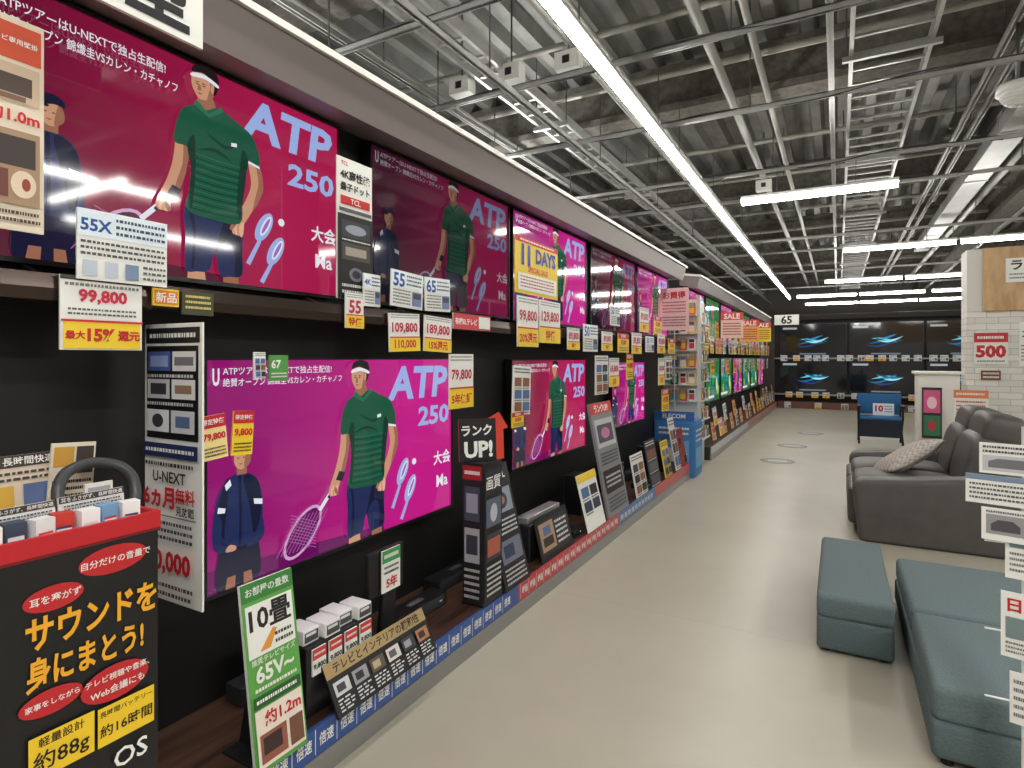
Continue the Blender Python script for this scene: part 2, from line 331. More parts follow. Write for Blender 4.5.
# ---------------------------------------------------------------- TV screens
def smoothpts(pts,n=4):
    out=[];N=len(pts)
    for i in range(N):
        p0,p1,p2,p3=pts[i-1],pts[i],pts[(i+1)%N],pts[(i+2)%N]
        for j in range(n):
            t=j/n
            out.append(tuple(.5*((2*p1[k])+(-p0[k]+p2[k])*t+(2*p0[k]-5*p1[k]+4*p2[k]-p3[k])*t*t+(-p0[k]+3*p1[k]-3*p2[k]+p3[k])*t**3) for k in (0,1)))
    return [(a,max(0.0,min(1.0,b))) for a,b in out]
def tennis(mb,W,H,bg,s,dim=1.0,wall=(120,6,92),jx=0.0,big=False):
    mb.rect(0,0,W,H,0,bg); zc=[.0008]; ox=[0.0]
    def c(r,g,b): return EM((r*dim,g*dim,b*dim),s)
    def pl(pts,cc,sm=True):
        zc[0]+=.0003; q=smoothpts(pts) if sm else pts
        mb.face([((a+ox[0])*W,b*H,zc[0]) for a,b in q],cc)
    def el(u,v,ru,rv,cc,rot=0): zc[0]+=.0003; mb.ell((u+ox[0])*W,v*H,ru*H,rv*H,zc[0],cc,22,rot)
    def tx(t,u0,v0,u1,v1,cc,b=.02,st=True,sk=0): zc[0]+=.0003; mb.text(t,u0*W,v0*H,u1*W,v1*H,zc[0],cc,b,st,sk)
    pale=c(150,172,222); skin=c(196,144,114); skd=c(150,100,78); skl=c(218,170,140); gr=c(18,80,58); grd=c(10,48,38); grl=c(32,104,76); nv=c(30,40,82); nvd=c(16,20,48); wt=c(222,224,232); hair=c(26,20,22)
    pl([(0,0),(.0,.1),(.3,.07),(.62,.03),(.62,0)],c(*wall),False)
    tx("ATP",.645,.755,.975,.96,pale,.035,True,.14)
    tx("250",.80,.575,.985,.70,pale,.03,True,.05)
    tx("大会",.89,.29,.995,.40,wt,.02,False); tx("Ma",.90,.15,.985,.23,wt,.02,False)
    for (u,v) in ((.715,.315),(.755,.20)):
        el(u,v,.088,.040,pale,1.05); el(u+.006,v+.008,.062,.020,wt,1.05); el(u+.006,v+.008,.050,.010,c(150,100,190),1.05)
    pl([(.655,.115),(.668,.105),(.705,.235),(.695,.245)],pale,False); pl([(.70,.03),(.713,.02),(.745,.125),(.735,.135)],pale,False)
    el(.775,.36,.02,.02,wt)
    # line judge (standing behind)
    ox[0]=jx
    pl([(.03,.0),(.035,.2),(.05,.26),(.12,.26),(.145,.16),(.14,.0)],nvd)
    pl([(.05,.0),(.055,.05),(.078,.05),(.076,0)],skd,False); pl([(.10,.0),(.10,.05),(.122,.05),(.126,0)],skd,False)
    pl([(.035,.22),(.022,.36),(.045,.46),(.075,.495),(.108,.495),(.142,.45),(.156,.33),(.146,.20),(.10,.17)],nv)
    pl([(.028,.33),(.045,.45),(.060,.475),(.05,.30),(.045,.22)],nvd); pl([(.10,.48),(.142,.445),(.15,.30),(.13,.21),(.118,.33)],nvd)
    pl([(.048,.455),(.062,.478),(.066,.45),(.052,.43)],wt,False); pl([(.028,.34),(.031,.365),(.05,.355),(.048,.335)],wt,False); pl([(.128,.37),(.154,.36),(.154,.335),(.13,.345)],wt,False)
    pl([(.085,.48),(.088,.3),(.086,.19),(.092,.19),(.094,.3),(.092,.48)],nvd)
    pl([(.02,.35),(.015,.22),(.03,.17),(.06,.165),(.062,.185),(.038,.21),(.04,.30)],nv); pl([(.05,.165),(.075,.16),(.078,.178),(.06,.19)],skin)
    pl([(.15,.30),(.160,.2),(.135,.16),(.11,.16),(.112,.18),(.138,.21)],nv)
    pl([(.08,.49),(.08,.54),(.108,.54),(.108,.49)],skd,False); el(.093,.565,.038,.052,skin); pl([(.10,.52),(.118,.54),(.118,.58),(.108,.60)],skd)
    pl([(.07,.585),(.072,.625),(.10,.637),(.12,.615),(.119,.595),(.10,.60)],nvd); pl([(.062,.586),(.07,.594),(.09,.592),(.085,.582)],nvd)
    pl([(.078,.566),(.086,.568),(.086,.562)],hair,False); pl([(.096,.568),(.104,.566),(.097,.562)],hair,False); pl([(.084,.54),(.097,.54),(.09,.535)],c(130,60,55),False)
    ox[0]=.025 if big else 0.0
    # racket in hand
    el(.285,.145,.150,.078,c(204,160,198),.78); el(.285,.145,.134,.064,c(*wall),.78)
    for k in range(-4,5):
        u=.285+k*.013; pl([(u-.038,.145-.085),(u-.036,.145-.087),(u+.036,.145+.083),(u+.034,.145+.085)],c(160,96,152),False)
        v=.145+k*.016; pl([(.285-.045,v+.035),(.285-.044,v+.038),(.285+.046,v-.033),(.285+.045,v-.036)],c(160,96,152),False)
    pl([(.336,.235),(.346,.222),(.402,.325),(.392,.338)],wt,False); pl([(.37,.285),(.378,.275),(.402,.325),(.392,.338)],nvd,False)
    # shorts and legs
    pl([(.455,.0),(.458,.07),(.50,.06),(.505,.0)],skin,False); pl([(.555,.0),(.555,.07),(.60,.07),(.602,.0)],skd,False)
    pl([(.450,.04),(.45,.18),(.458,.34),(.598,.32),(.613,.14),(.612,.045),(.575,.03),(.545,.035),(.53,.14),(.515,.05),(.48,.035)],nv)
    pl([(.525,.12),(.535,.16),(.56,.30),(.60,.31),(.612,.14),(.61,.05),(.59,.04),(.59,.15),(.565,.2)],nvd); pl([(.462,.30),(.47,.2),(.466,.06),(.473,.06),(.478,.2),(.47,.30)],nvd)
    # left arm
    pl([(.430,.66),(.463,.66),(.455,.52),(.44,.42),(.415,.33),(.395,.29),(.378,.29),(.377,.33),(.40,.42),(.417,.52)],skin)
    pl([(.446,.64),(.463,.64),(.455,.52),(.44,.42),(.418,.34),(.425,.42),(.442,.52)],skd)
    pl([(.402,.365),(.428,.352),(.44,.395),(.416,.41)],nvd,False)
    for k in range(4): pl([(.374+k*.007,.31-k*.006),(.382+k*.007,.285),(.390+k*.007,.30),(.386+k*.007,.345)],skl if k%2 else skin)
    pl([(.40,.33),(.412,.30),(.406,.285),(.396,.31)],skd)
    # right arm bent across
    pl([(.63,.64),(.662,.63),(.680,.53),(.672,.46),(.645,.38),(.62,.31),(.60,.27),(.585,.28),(.60,.35),(.627,.44),(.640,.52)],skin)
    pl([(.654,.63),(.664,.62),(.680,.53),(.672,.46),(.645,.38),(.655,.46),(.664,.53)],skd)
    for k in range(4): pl([(.578+k*.008,.285),(.582+k*.008,.245-k*.003),(.590+k*.008,.25),(.592+k*.008,.31)],skl if k%2 else skin)
    pl([(.583,.30),(.572,.27),(.578,.262),(.592,.29)],skd)
    # neck and shirt
    pl([(.480,.80),(.487,.87),(.52,.87),(.533,.80),(.51,.76)],skd)
    pl([(.47,.80),(.44,.765),(.424,.69),(.420,.605),(.455,.595),(.462,.50),(.457,.40),(.452,.31),(.52,.29),(.603,.30),(.612,.42),(.622,.55),(.628,.62),(.664,.60),(.664,.68),(.640,.76),(.59,.80),(.54,.83),(.505,.80)],gr)
    for k in range(16):
        v=.322+k*.017; a=.459+.003*math.sin(k); pl([(a,v),(a,v+.005),(.53,v-.001),(.60+.0012*k,v+.003),(.60+.0012*k,v-.002),(.53,v-.006)],grl if k%2 else grd,False)
    pl([(.452,.60),(.470,.66),(.474,.52),(.468,.38),(.462,.32),(.457,.40),(.462,.50)],grd); pl([(.628,.62),(.612,.67),(.600,.55),(.594,.40),(.603,.32),(.612,.42),(.622,.55)],grd)
    pl([(.50,.70),(.56,.66),(.61,.70),(.60,.69),(.56,.645)],grd); pl([(.48,.60),(.53,.63),(.58,.59),(.53,.615)],grd)
    pl([(.468,.80),(.475,.83),(.51,.785),(.545,.84),(.552,.82),(.51,.765)],grl,False)
    pl([(.628,.625),(.664,.613),(.664,.60),(.628,.612)],wt,False); pl([(.575,.685),(.592,.69),(.592,.672),(.575,.667)],wt,False)
    # head
    pl([(.462,.90),(.466,.955),(.488,.985),(.516,.975),(.528,.93),(.522,.875),(.505,.845),(.485,.838),(.472,.858)],skin)
    pl([(.505,.845),(.524,.875),(.530,.93),(.516,.95),(.512,.90)],skd)
    el(.521,.905,.012,.022,skin)
    pl([(.463,.95),(.470,.985),(.50,1.0),(.53,.985),(.538,.94),(.530,.89),(.522,.88),(.523,.93),(.495,.962)],hair)
    pl([(.462,.928),(.464,.945),(.497,.957),(.534,.938),(.534,.922),(.50,.938)],wt)
    pl([(.468,.912),(.481,.915),(.481,.910)],hair,False); pl([(.490,.915),(.504,.912),(.491,.909)],hair,False)
    pl([(.470,.904),(.479,.905),(.479,.898)],hair,False); pl([(.491,.905),(.501,.903),(.492,.898)],hair,False)
    pl([(.481,.905),(.486,.90),(.487,.878),(.477,.876)],skd); pl([(.475,.864),(.492,.866),(.484,.857)],c(140,60,58),False)
    if big:
        tx("ATPツアーはU-NEXTで独占生配信!",.09,.885,.42,.93,wt,.01); tx("絶賛オープン 錦織圭VSカレン・カチャノフ",.09,.82,.45,.865,wt,.01); tx("U",.06,.83,.08,.92,wt,.03)
    else:
        tx("ATPツアーはU-NEXTで独占生配信!",.035,.935,.38,.972,wt,.005); tx("絶賛オープン 錦織圭VSカレン・カチャノフ",.035,.885,.42,.922,wt,.005); tx("U",.008,.89,.026,.965,wt,.03)
def green(mb,W,H,bg,s,dim=1.0):
    mb.rect(0,0,W,H,0,bg); z=.001
    cs=[(60,150,60),(150,190,70),(30,120,160),(210,220,220),(190,60,110),(40,160,160)]
    for i in range(9):
        z+=.0003; u=random.random()*.8+.1; v=random.random()*.7+.15
        mb.ell(u*W,v*H,random.uniform(.08,.2)*H,random.uniform(.05,.14)*H,z,EM(cs[i%6],s),16,random.random()*3)
    mb.rect(.05*W,.06*H,.6*W,.12*H,z+.0003,EM((225,225,230),s))
def wave(mb,W,H,bg,s,dim=1.0):
    mb.rect(0,0,W,H,0,bg); z=.001
    for i,c in enumerate([(14,50,100),(22,100,140),(80,190,210),(16,70,100),(150,215,225),(30,120,170)]):
        z+=.0004; p=[]; ph=i*1.3+dim*2
        a=.22+.04*i; b=.70+.05*math.sin(i*2.1)
        for k in range(17): u=a+(b-a)*k/16; p.append((u*W,(.40+.08*math.sin(u*8+ph)+.035*i)*H,z))
        for k in range(16,-1,-1): u=a+(b-a)*k/16; p.append((u*W,(.40+.08*math.sin(u*8+ph)+.035*i-.06*math.sin(math.pi*k/16))*H,z))
        mb.face(p,EM(c,s))
    mb.rect(.04*W,.84*H,.26*W,.9*H,z+.0003,EM((150,155,160),s)); mb.rect(.3*W,.06*H,.7*W,.10*H,z+.0003,EM((100,110,125),s))
def tv(W,H,fn,bg,s,label,group,dim=1.0,feet=True,leg=.035,**k):
    e=empty("television",(0,0,0),label,"television",group)
    bz=mat((22,22,24),.3); mb=MB(); t=.008
    mb.box(-W/2,W/2,0,H,-.05,-.012,bz); mb.box(-W/2,W/2,0,.014,-.012,0,bz); mb.box(-W/2,W/2,H-t,H,-.012,0,bz)
    mb.box(-W/2,-W/2+t,.014,H-t,-.012,0,bz); mb.box(W/2-t,W/2,.014,H-t,-.012,0,bz)
    mb.build("frame",parent=e)
    mb=MB(); w=W-2*t; h=H-.014-t; fn(mb,w,h,bg,s,dim,**k)
    mb.v=[(v[0]-w/2,v[1]+.014,v[2]*.6-.0105) for v in mb.v]
    mb.build("screen",parent=e)
    if feet:
        for sx in (-1,1):
            f=MB(); x=sx*W*.36; f.cyl((x,0,-.025),(x+.01,-leg+.004,.05),.006,bz,8); f.cyl((x,0,-.025),(x+.01,-leg+.004,-.062),.006,bz,8); f.box(x,x+.02,-leg,-leg+.006,-.065,.06,bz)
            f.build("foot",parent=e)
    return e
bgA=gradient_screen((118,8,52),(178,22,86),.95); bgB=gradient_screen((140,12,104),(190,26,130),1.0); bgC=gradient_screen((60,8,36),(120,16,62),.8); bgE=gradient_screen((104,8,46),(164,18,72),.95)
XT=-1.87
def TVM(y,z,x=XT): return face_mx((x,y,z),0)
gT="televisions on the display wall"
a=tv(1.30,.74,tennis,bgE,.95,"large flat television showing tennis player on crimson screen",gT,wall=(80,5,42),jx=.09,big=True); a.matrix_basis=TVM(1.187,1.65)
b=tv(1.30,.74,tennis,bgC,.7,"flat television with dim tennis picture on upper shelf",gT,.7,wall=(50,4,30)); b.matrix_basis=TVM(2.675,1.65)
c3=tv(1.30,.74,tennis,bgB,.95,"flat television with bright magenta tennis picture on upper shelf",gT); c3.matrix_basis=TVM(4.02,1.65)
clone(b,TVM(5.41,1.65)); clone(c3,TVM(6.76,1.65))
L1=tv(1.46,.828,tennis,bgB,1.0,"large television with vivid magenta tennis picture on lower wall",gT,feet=False,wall=(100,8,88)); L1.matrix_basis=TVM(1.953,.572)
L2=tv(1.31,.74,tennis,bgA,1.0,"flat television with crimson tennis picture on lower wall",gT,feet=False); L2.matrix_basis=TVM(4.01,.65)
L3=tv(1.10,.64,tennis,bgB,1.0,"smaller television with magenta tennis picture on lower wall",gT,feet=False); L3.matrix_basis=TVM(5.85,.72)
g1=tv(1.30,.74,green,EM((40,110,60),.9),.9,"flat television with bright green picture on display wall",gT)
g2=tv(1.30,.74,tennis,bgB,.9,"flat television with magenta picture on display wall",gT)
g2.matrix_basis=TVM(9.05,1.65); g1.matrix_basis=TVM(9.05,.66)
for i in range(1,7):
    y=9.05+i*1.4
    for j,z in enumerate((1.65,.66)):
        clone(g2 if (i*2+j)%3==1 else g1,TVM(y,z))
w1=tv(1.66,.93,wave,EM((6,7,11),1),1.1,"large dark television with blue light streak picture on end wall","televisions on the end wall",feet=False)
w2=tv(1.66,.93,wave,EM((6,7,11),1),1.1,"large dark television with blue light streak picture on end wall","televisions on the end wall",.5,feet=False)
w1.matrix_basis=face_mx((-.62,18.33,1.43),-90); w2.matrix_basis=face_mx((-.62,18.33,.42),-90)
for p in ((1,0,0),(1,1,1),(2,0,1),(2,1,0)):
    clone(w2 if p[2] else w1,face_mx((-.62+p[0]*1.72,18.33,(1.43,.42)[p[1]]),-90))
# ---------------------------------------------------------------- gondolas along the left
blk=mat((12,12,13),.6); brown=mat((70,58,52),.16,.6); taupe=mat((128,118,116),.4,.2); wtp=mat((228,226,222),.4); woodD=wood_mat((48,31,24),(84,58,44),(12,1.2,12))
def gondola(y0,y1,yb,label,strips):
    e=empty("display_gondola",(0,0,0),label,"display shelf")
    MB().box(-2.12,-1.94,y0,y1,0,2.5,blk).build("back_panel",parent=e,label="matt black back panel")
    mb=MB(); mb.prism([(-1.94,2.56),(-1.66,2.52),(-1.70,2.37),(-1.94,2.42)],y0,y1,taupe); mb.build("header_beam",parent=e,label="taupe slanted header beam")
    MB().prism([(-1.9,2.585),(-1.64,2.545),(-1.64,2.52),(-1.9,2.56)],y0,y1,wtp).build("header_trim",parent=e,label="white top trim")
    mb=MB(); mb.box(-1.94,-1.74,y0,y1,1.575,1.612,blk); mb.prism([(-1.74,1.54),(-1.72,1.545),(-1.715,1.575),(-1.72,1.612),(-1.74,1.612)],y0,y1,brown); mb.build("shelf",parent=e,label="shelf with glossy brown front edge")
    MB().box(-1.94,-1.52,y0,yb,.165,.18,woodD).build("base_top",parent=e,label="dark wood base top")
    MB().box(-1.94,-1.53,y0,yb,0,.165,mat((45,45,47),.5)).build("base",parent=e)
    MB().box(-1.53,-1.505,y0,yb,.0,.08,mat((150,150,148),.35,.5)).build("kick_plate",parent=e,label="grey metal kick plate")
    for (a_,b_,cc,tt) in strips:
        mb=MB(); mb.box(a_,b_,.082,.178,-.0,.012,mat(cc,.35)); y=a_+.02
        while tt and y<b_-.1 and y>.0:
            mb.rect(y,.088,y+.003,.172,.013,P(WHITE)); mb.text(tt,y+.018,.108,y+.082,.152,.013,P(WHITE),.02,True); y+=.095
        o=mb.build("price_rail",parent=e,label="coloured price rail with white lettering",matrix=Matrix(((0,0,1,-1.52),(1,0,0,0),(0,1,0,0),(0,0,0,1))))
    return e
gondola(-.8,7.45,6.95,"long black television display wall with wood base",[(-.8,.02,(50,84,150),None),(.02,2.78,(50,84,150),"倍速"),(2.78,4.44,(190,60,68),"録画"),(4.44,5.5,(70,110,165),"倍速"),(5.5,6.95,(190,70,72),None)])
gondola(8.3,18.0,18.0,"second black television display wall with wood base",[(8.3,12,(190,190,195),None),(12,18.0,(200,120,120),None)])
e=empty("display_gondola",(0,0,0),"black television display wall closing the aisle end","display shelf")
MB().box(-1.6,4.2,18.42,18.6,0,2.55,blk).build("back_panel",parent=e)
MB().prism([(18.42,2.62),(18.15,2.6),(18.2,2.46),(18.42,2.46)],-1.6,4.2,mat((45,42,42),.4),axis='x').build("header_beam",parent=e)
for z in (1.37,.36): MB().box(-1.6,4.2,18.2,18.42,z,z+.04,mat((150,150,150),.3,.5)).build("shelf",parent=e)
MB().box(-1.48,4.2,18.05,18.42,0,.18,mat((110,70,60),.4)).build("base",parent=e)
# ---------------------------------------------------------------- sign templates
def st_price(p="99,800",y="15%",head=GREY):
    return [('r',0,.62,1,1,(235,235,232)),('l',.05,.86,.95,.98,2,head),('t',p,.08,.42,.92,.8,(190,25,60),.03),('r',0,0,1,.36,YEL),('t',y,.08,.05,.92,.31,RED,.03),('r',0,.36,1,.39,RED)]
def st_size(n="55"):
    return [('r',.02,.55,.98,.97,(235,243,250)),('t',n,.04,.55,.42,.93,(30,80,160),.03),('l',.46,.6,.96,.94,3,(60,60,70)),('l',.05,.06,.6,.5,5,(90,90,95)),('r',.64,.08,.95,.48,(110,130,170)),('r',.67,.28,.92,.44,(60,60,80))]
def st_yel(t="79,800"):
    return [('r',0,.72,1,1,RED),('t',"限定特価",.08,.76,.92,.96,WHITE,.02),('t',t,.06,.36,.94,.66,RED,.04),('l',.08,.06,.92,.3,3,(60,40,30))]
def st_info():
    E=[('l',.06,.84,.94,.97,2,(40,40,45))]
    for i in range(3):
        for j in range(2):
            E.append(('r',.08+j*.45,.58-i*.25,.46+j*.45,.76-i*.25,random.choice([(50,60,80),(80,110,160),(140,90,60),(30,30,34)]))); E.append(('l',.08+j*.45,.52-i*.25,.46+j*.45,.57-i*.25,1,(60,60,60)))
    return E
def st_black():
    E=[('l',.08,.86,.92,.97,2,WHITE)]
    for i in range(3):
        E.append(('r',.1,.6-i*.27,.9,.78-i*.27,random.choice([(70,75,90),(120,80,60),(60,90,130),(90,90,95)]))); E.append(('l',.1,.54-i*.27,.9,.59-i*.27,1,(220,220,220)))
    return E
def PS(label,y0,y1,z0,z1,x,E,base=WHITE,phi=0,lean=0,roll=0,name="price_sign",cat="price sign",group=None,**k):
    return panel(name,label,cat,(x,(y0+y1)/2,z0),abs(y1-y0),z1-z0,E,phi,lean,roll,base,group=group,**k)
panel("size_board","white hanging board with bold black size lettering","sign",(-1.60,.79,2.29),.50,.28,[('t',"55型",.22,.07,.92,.72,(20,20,22),.03,True)],t=.012)
PS("beige hanging leaflet with orange header and room photo",.565,.69,1.70,2.20,-1.69,[('r',.05,.80,.95,.97,(205,80,50)),('t',"テレビ専用壁掛",.1,.85,.9,.93,WHITE,.01),('r',.08,.60,.92,.78,(205,180,155)),('r',.2,.64,.8,.73,(80,66,58)),('r',.3,.61,.7,.635,(120,90,70)),('t',"約1.0m",.08,.50,.92,.58,RED,.03),('r',.08,.12,.92,.47,(165,135,108)),('r',.15,.30,.85,.44,(60,50,48)),('e',.66,.22,.2,.065,(225,205,180)),('e',.70,.22,.07,.03,(150,60,50)),('r',.2,.15,.42,.28,(110,60,50)),('l',.08,.03,.92,.1,2,(80,60,50))],base=(225,212,190),name="leaflet",cat="leaflet")
PS("white size card with blue 55X lettering",.761,.989,1.603,1.785,-1.69,[('r',0,.62,1,1,(225,236,246)),('t',"55X",.03,.62,.36,.94,(25,80,150),.03),('l',.4,.66,.97,.95,3,(60,70,90)),('l',.03,.33,.97,.58,3,(80,80,85)),('r',.05,.05,.2,.28,(190,200,215)),('r',.28,.05,.42,.28,(190,200,215)),('r',.5,.05,.65,.28,(120,140,170)),('l',.7,.05,.97,.3,3,(90,90,95))])
PS("price sign reading 99,800 with yellow discount band",.728,.925,1.421,1.611,-1.70,[('r',.0,.94,1,1,(60,60,60)),('l',.05,.84,.95,.93,1,GREY),('t',"99,800",.08,.62,.92,.83,(200,30,60),.04),('l',.08,.46,.92,.58,2,(90,90,90)),('r',.03,.02,.97,.38,YEL),('t',"最大",.05,.1,.28,.3,RED,.04),('t',"15%",.30,.06,.64,.35,RED,.05),('t',"還元",.67,.08,.96,.32,RED,.04),('r',0,.38,1,.41,RED)])
PS("small yellow tag with orange photo on shelf lip",.955,1.03,1.55,1.60,-1.70,[('r',.05,.1,.95,.9,(220,120,40)),('t',"新品",.1,.2,.9,.8,WHITE)],base=YEL,group="shelf tags")
PS("small dark green tag on shelf lip",1.04,1.14,1.53,1.60,-1.70,[('l',.1,.2,.9,.9,3,(220,200,120))],base=(60,66,40),group="shelf tags")
panel("information_panel","tall white information panel with photos and red prices","sign",(-1.69,1.005,.69),.28,.81,[
 ('r',.03,.93,.97,.985,(30,30,34)),('l',.1,.94,.9,.975,1,WHITE),('r',.05,.585,.95,.92,(18,18,20)),
 ('r',.08,.83,.48,.90,(80,100,170)),('r',.12,.845,.44,.885,(150,170,220)),('r',.52,.83,.92,.90,(225,225,228)),('r',.56,.85,.88,.88,(120,120,128)),('r',.08,.73,.48,.80,(205,205,208)),('r',.14,.745,.42,.785,(60,60,66)),('r',.52,.73,.92,.80,(230,230,230)),('r',.58,.75,.86,.78,(150,120,100)),('r',.08,.61,.48,.69,(225,225,228)),('e',.28,.65,.1,.025,(60,60,66)),('r',.52,.61,.92,.69,(210,210,216)),('r',.6,.63,.84,.67,(90,110,150)),
 ('l',.1,.80,.9,.825,1,(200,200,200)),('l',.1,.70,.9,.725,1,(200,200,200)),('r',.02,.52,.98,.57,(35,45,90)),('l',.08,.53,.92,.56,1,WHITE),
 ('t',"U-NEXT",.1,.43,.9,.47,(20,20,24),.02),('l',.08,.48,.92,.51,1,(40,40,44)),('t',"6ヵ月",.05,.33,.6,.42,RED,.04),('t',"無料",.62,.36,.95,.42,RED,.02),('t',"見放題",.62,.32,.95,.355,BLACK,.02),('r',.03,.31,.97,.315,GREY),('l',.08,.22,.92,.30,3,(60,60,66)),('t',"40,000",.08,.10,.92,.19,RED,.04),('l',.08,.02,.92,.08,2,(90,50,50))],phi=-90)
PS("tilted red and yellow price tag reading 79,800",1.118,1.205,1.08,1.22,-1.72,st_yel(),base=(245,225,150),roll=5,group="small price tags")
PS("yellow tag with red lettering hung on television",1.215,1.292,1.08,1.225,-1.72,st_yel("9,800"),base=YEL,roll=-4,group="small price tags")
PS("green tag with white number at television top",1.36,1.44,1.32,1.41,-1.72,[('t',"67",.1,.4,.6,.9,WHITE,.03),('l',.1,.1,.9,.35,2,WHITE)],base=(80,150,70),group="small price tags")
PS("black and white tag above television corner",1.30,1.345,1.33,1.42,-1.72,st_info(),group="small price tags")
PS("tall white and black spec sign between televisions",1.674,1.871,1.636,2.20,-1.72,[('t',"TCL",.1,.94,.3,.98,RED,.02),('t',"4K高性能",.08,.85,.92,.92,BLACK,.03),('t',"量子ドット",.08,.76,.92,.83,BLACK,.03),('r',.08,.67,.92,.73,RED),('t',"TCL",.3,.68,.7,.72,WHITE),('r',.04,.62,.96,.645,(90,90,95)),('r',0,0,1,.6,(20,20,22)),('r',.1,.44,.9,.56,(50,54,62)),('e',.5,.5,.3,.035,(150,155,170)),('r',.1,.28,.9,.40,(70,66,62)),('r',.2,.31,.8,.37,(160,150,140)),('e',.5,.18,.2,.05,(110,115,130)),('e',.5,.18,.12,.03,(40,40,50)),('l',.1,.03,.9,.12,2,(210,210,210)),('l',.1,.41,.9,.43,1,WHITE)],name="information_panel",cat="sign")
PS("white card with small yellow band on shelf",1.70,1.80,1.52,1.66,-1.70,st_price("55","特価"),group="shelf price signs")
for i,(y0,y1,n) in enumerate(((1.955,2.175,"55"),(2.20,2.40,"65"))):
    PS("white size card with blue %s lettering on shelf"%n,y0,y1,1.625,1.785,-1.69,st_size(n),group="shelf size cards",roll=(-2,2)[i])
for i,(y0,y1,n,q) in enumerate(((1.96,2.17,"109,800","110,000"),(2.20,2.42,"189,800","15%還元"))):
    PS("white and yellow price sign with red %s"%n,y0,y1,1.43,1.60,-1.70,st_price(n,q),group="shelf price signs",roll=(2,-2)[i])
PS("red and white promotional card strip on shelf",2.44,2.80,1.55,1.63,-1.70,[('r',0,0,1,1,(205,60,70)),('t',"有機ELテレビ",.04,.1,.62,.9,WHITE,.03),('r',.66,.1,.98,.9,WHITE)],group="shelf size cards")
PS("small white card on top shelf",1.80,1.90,1.615,1.75,-1.70,st_size("4K"),group="shelf size cards")
PS("large yellow sale sign reading 11 DAYS",3.09,3.70,1.80,2.15,-1.70,[('r',0,.90,1,1,RED),('l',.1,.92,.9,.98,1,WHITE),('t',"11",.05,.50,.40,.88,(20,60,160),.06),('t',"DAYS",.42,.58,.96,.86,(20,60,160),.05),('t',"SPECIAL SALE",.06,.40,.94,.5,RED,.02),('r',.05,.06,.95,.36,WHITE),('l',.1,.1,.9,.33,4,(180,60,40))],base=YEL,name="sale_sign",cat="sign")
PS("yellow and white price sign reading 99,800",3.10,3.38,1.47,1.78,-1.69,st_price("99,800","20%還元"),group="shelf price signs")
PS("yellow and white price sign reading 129,800",3.40,3.72,1.50,1.78,-1.69,st_price("129,800","特価"),group="shelf price signs")
PS("yellow and white tag clipped to television corner",2.42,2.64,1.14,1.42,-1.71,st_price("79,800","5年保証"),group="small price tags")
PS("white information tag beside television",3.07,3.30,1.05,1.35,-1.71,st_info(),group="small price tags",roll=-3)
PS("yellow price tag beside television",3.05,3.20,.98,1.07,-1.70,st_yel("69,800"),base=YEL,group="small price tags")
for y0,w_,z0,z1,s_ in ((3.85,.22,1.46,1.62,0),(4.15,.3,1.45,1.66,1),(4.55,.25,1.46,1.62,0),(4.95,.3,1.45,1.62,2),(5.35,.3,1.44,1.64,0),(5.8,.3,1.46,1.62,1),(6.25,.3,1.45,1.66,0),(6.7,.3,1.45,1.62,2),(4.75,.25,1.68,1.85,1),(5.6,.3,1.66,1.9,0),(6.1,.3,1.66,1.85,2)):
    PS("white and yellow shelf price sign below television",y0,y0+w_,z0,z1,-1.69,[st_price("89,800","特価"),st_size("50"),st_yel("59,800")][s_],base=[WHITE,WHITE,YEL][s_],group="shelf price signs")
for y0,w_,z0,z1,s_ in ((4.45,.3,1.1,1.42,1),(4.78,.25,1.15,1.4,0),(5.25,.2,1.2,1.45,2),(6.35,.25,1.1,1.4,0),(6.65,.3,1.15,1.42,1),(6.5,.3,.8,1.05,2)):
    PS("price card hung beside lower television",y0,y0+w_,z0,z1,-1.71,[st_price("69,800","5年"),st_info(),st_yel("49,800")][s_],base=[WHITE,WHITE,YEL][s_],group="small price tags")
# ---------------------------------------------------------------- base displays
PS("tall green and white sign reading 10畳 65V",1.118,1.305,.182,.728,-1.47,[('r',0,0,1,1,(95,165,75)),('r',0,.9,1,1,(60,130,60)),('t',"お部屋の畳数",.08,.92,.92,.98,WHITE,.01),('r',.05,.60,.95,.88,WHITE),('t',"10畳",.1,.73,.9,.87,(30,30,30),.025),('p',[(.25,.62),(.45,.62),(.6,.71),(.52,.72)],(225,150,60)),('l',.55,.62,.9,.70,2,(60,60,60)),('t',"推奨テレビサイズ",.08,.56,.92,.595,WHITE,.01),('t',"65V~",.08,.46,.92,.55,WHITE,.03),('l',.1,.41,.9,.45,1,WHITE),('r',.05,.34,.95,.40,(40,90,45)),('l',.1,.35,.9,.39,1,WHITE),('r',.05,.03,.95,.33,(235,225,210)),('r',.1,.05,.6,.2,(150,90,70)),('r',.15,.09,.5,.18,(60,40,40)),('t',"約1.2m",.2,.23,.92,.31,RED,.03),('r',.65,.05,.92,.2,(120,80,60))],lean=8,name="information_panel",cat="sign",edge=(40,40,40),t=.01)
mb=MB(); mb.box(-1.66,-1.50,1.14,1.30,.18,.186,blk)
mb.prism([(-1.56,.185),(-1.552,.6),(-1.562,.6),(-1.66,.185)],1.2,1.21,blk); mb.build("sign_stand",label="thin black metal easel behind green sign",cat="sign stand")
E=[('r',0,.72,1,1,(165,140,95)),('t',"テレビとインテリアの親和性",.03,.76,.97,.96,(30,22,18),.02)]
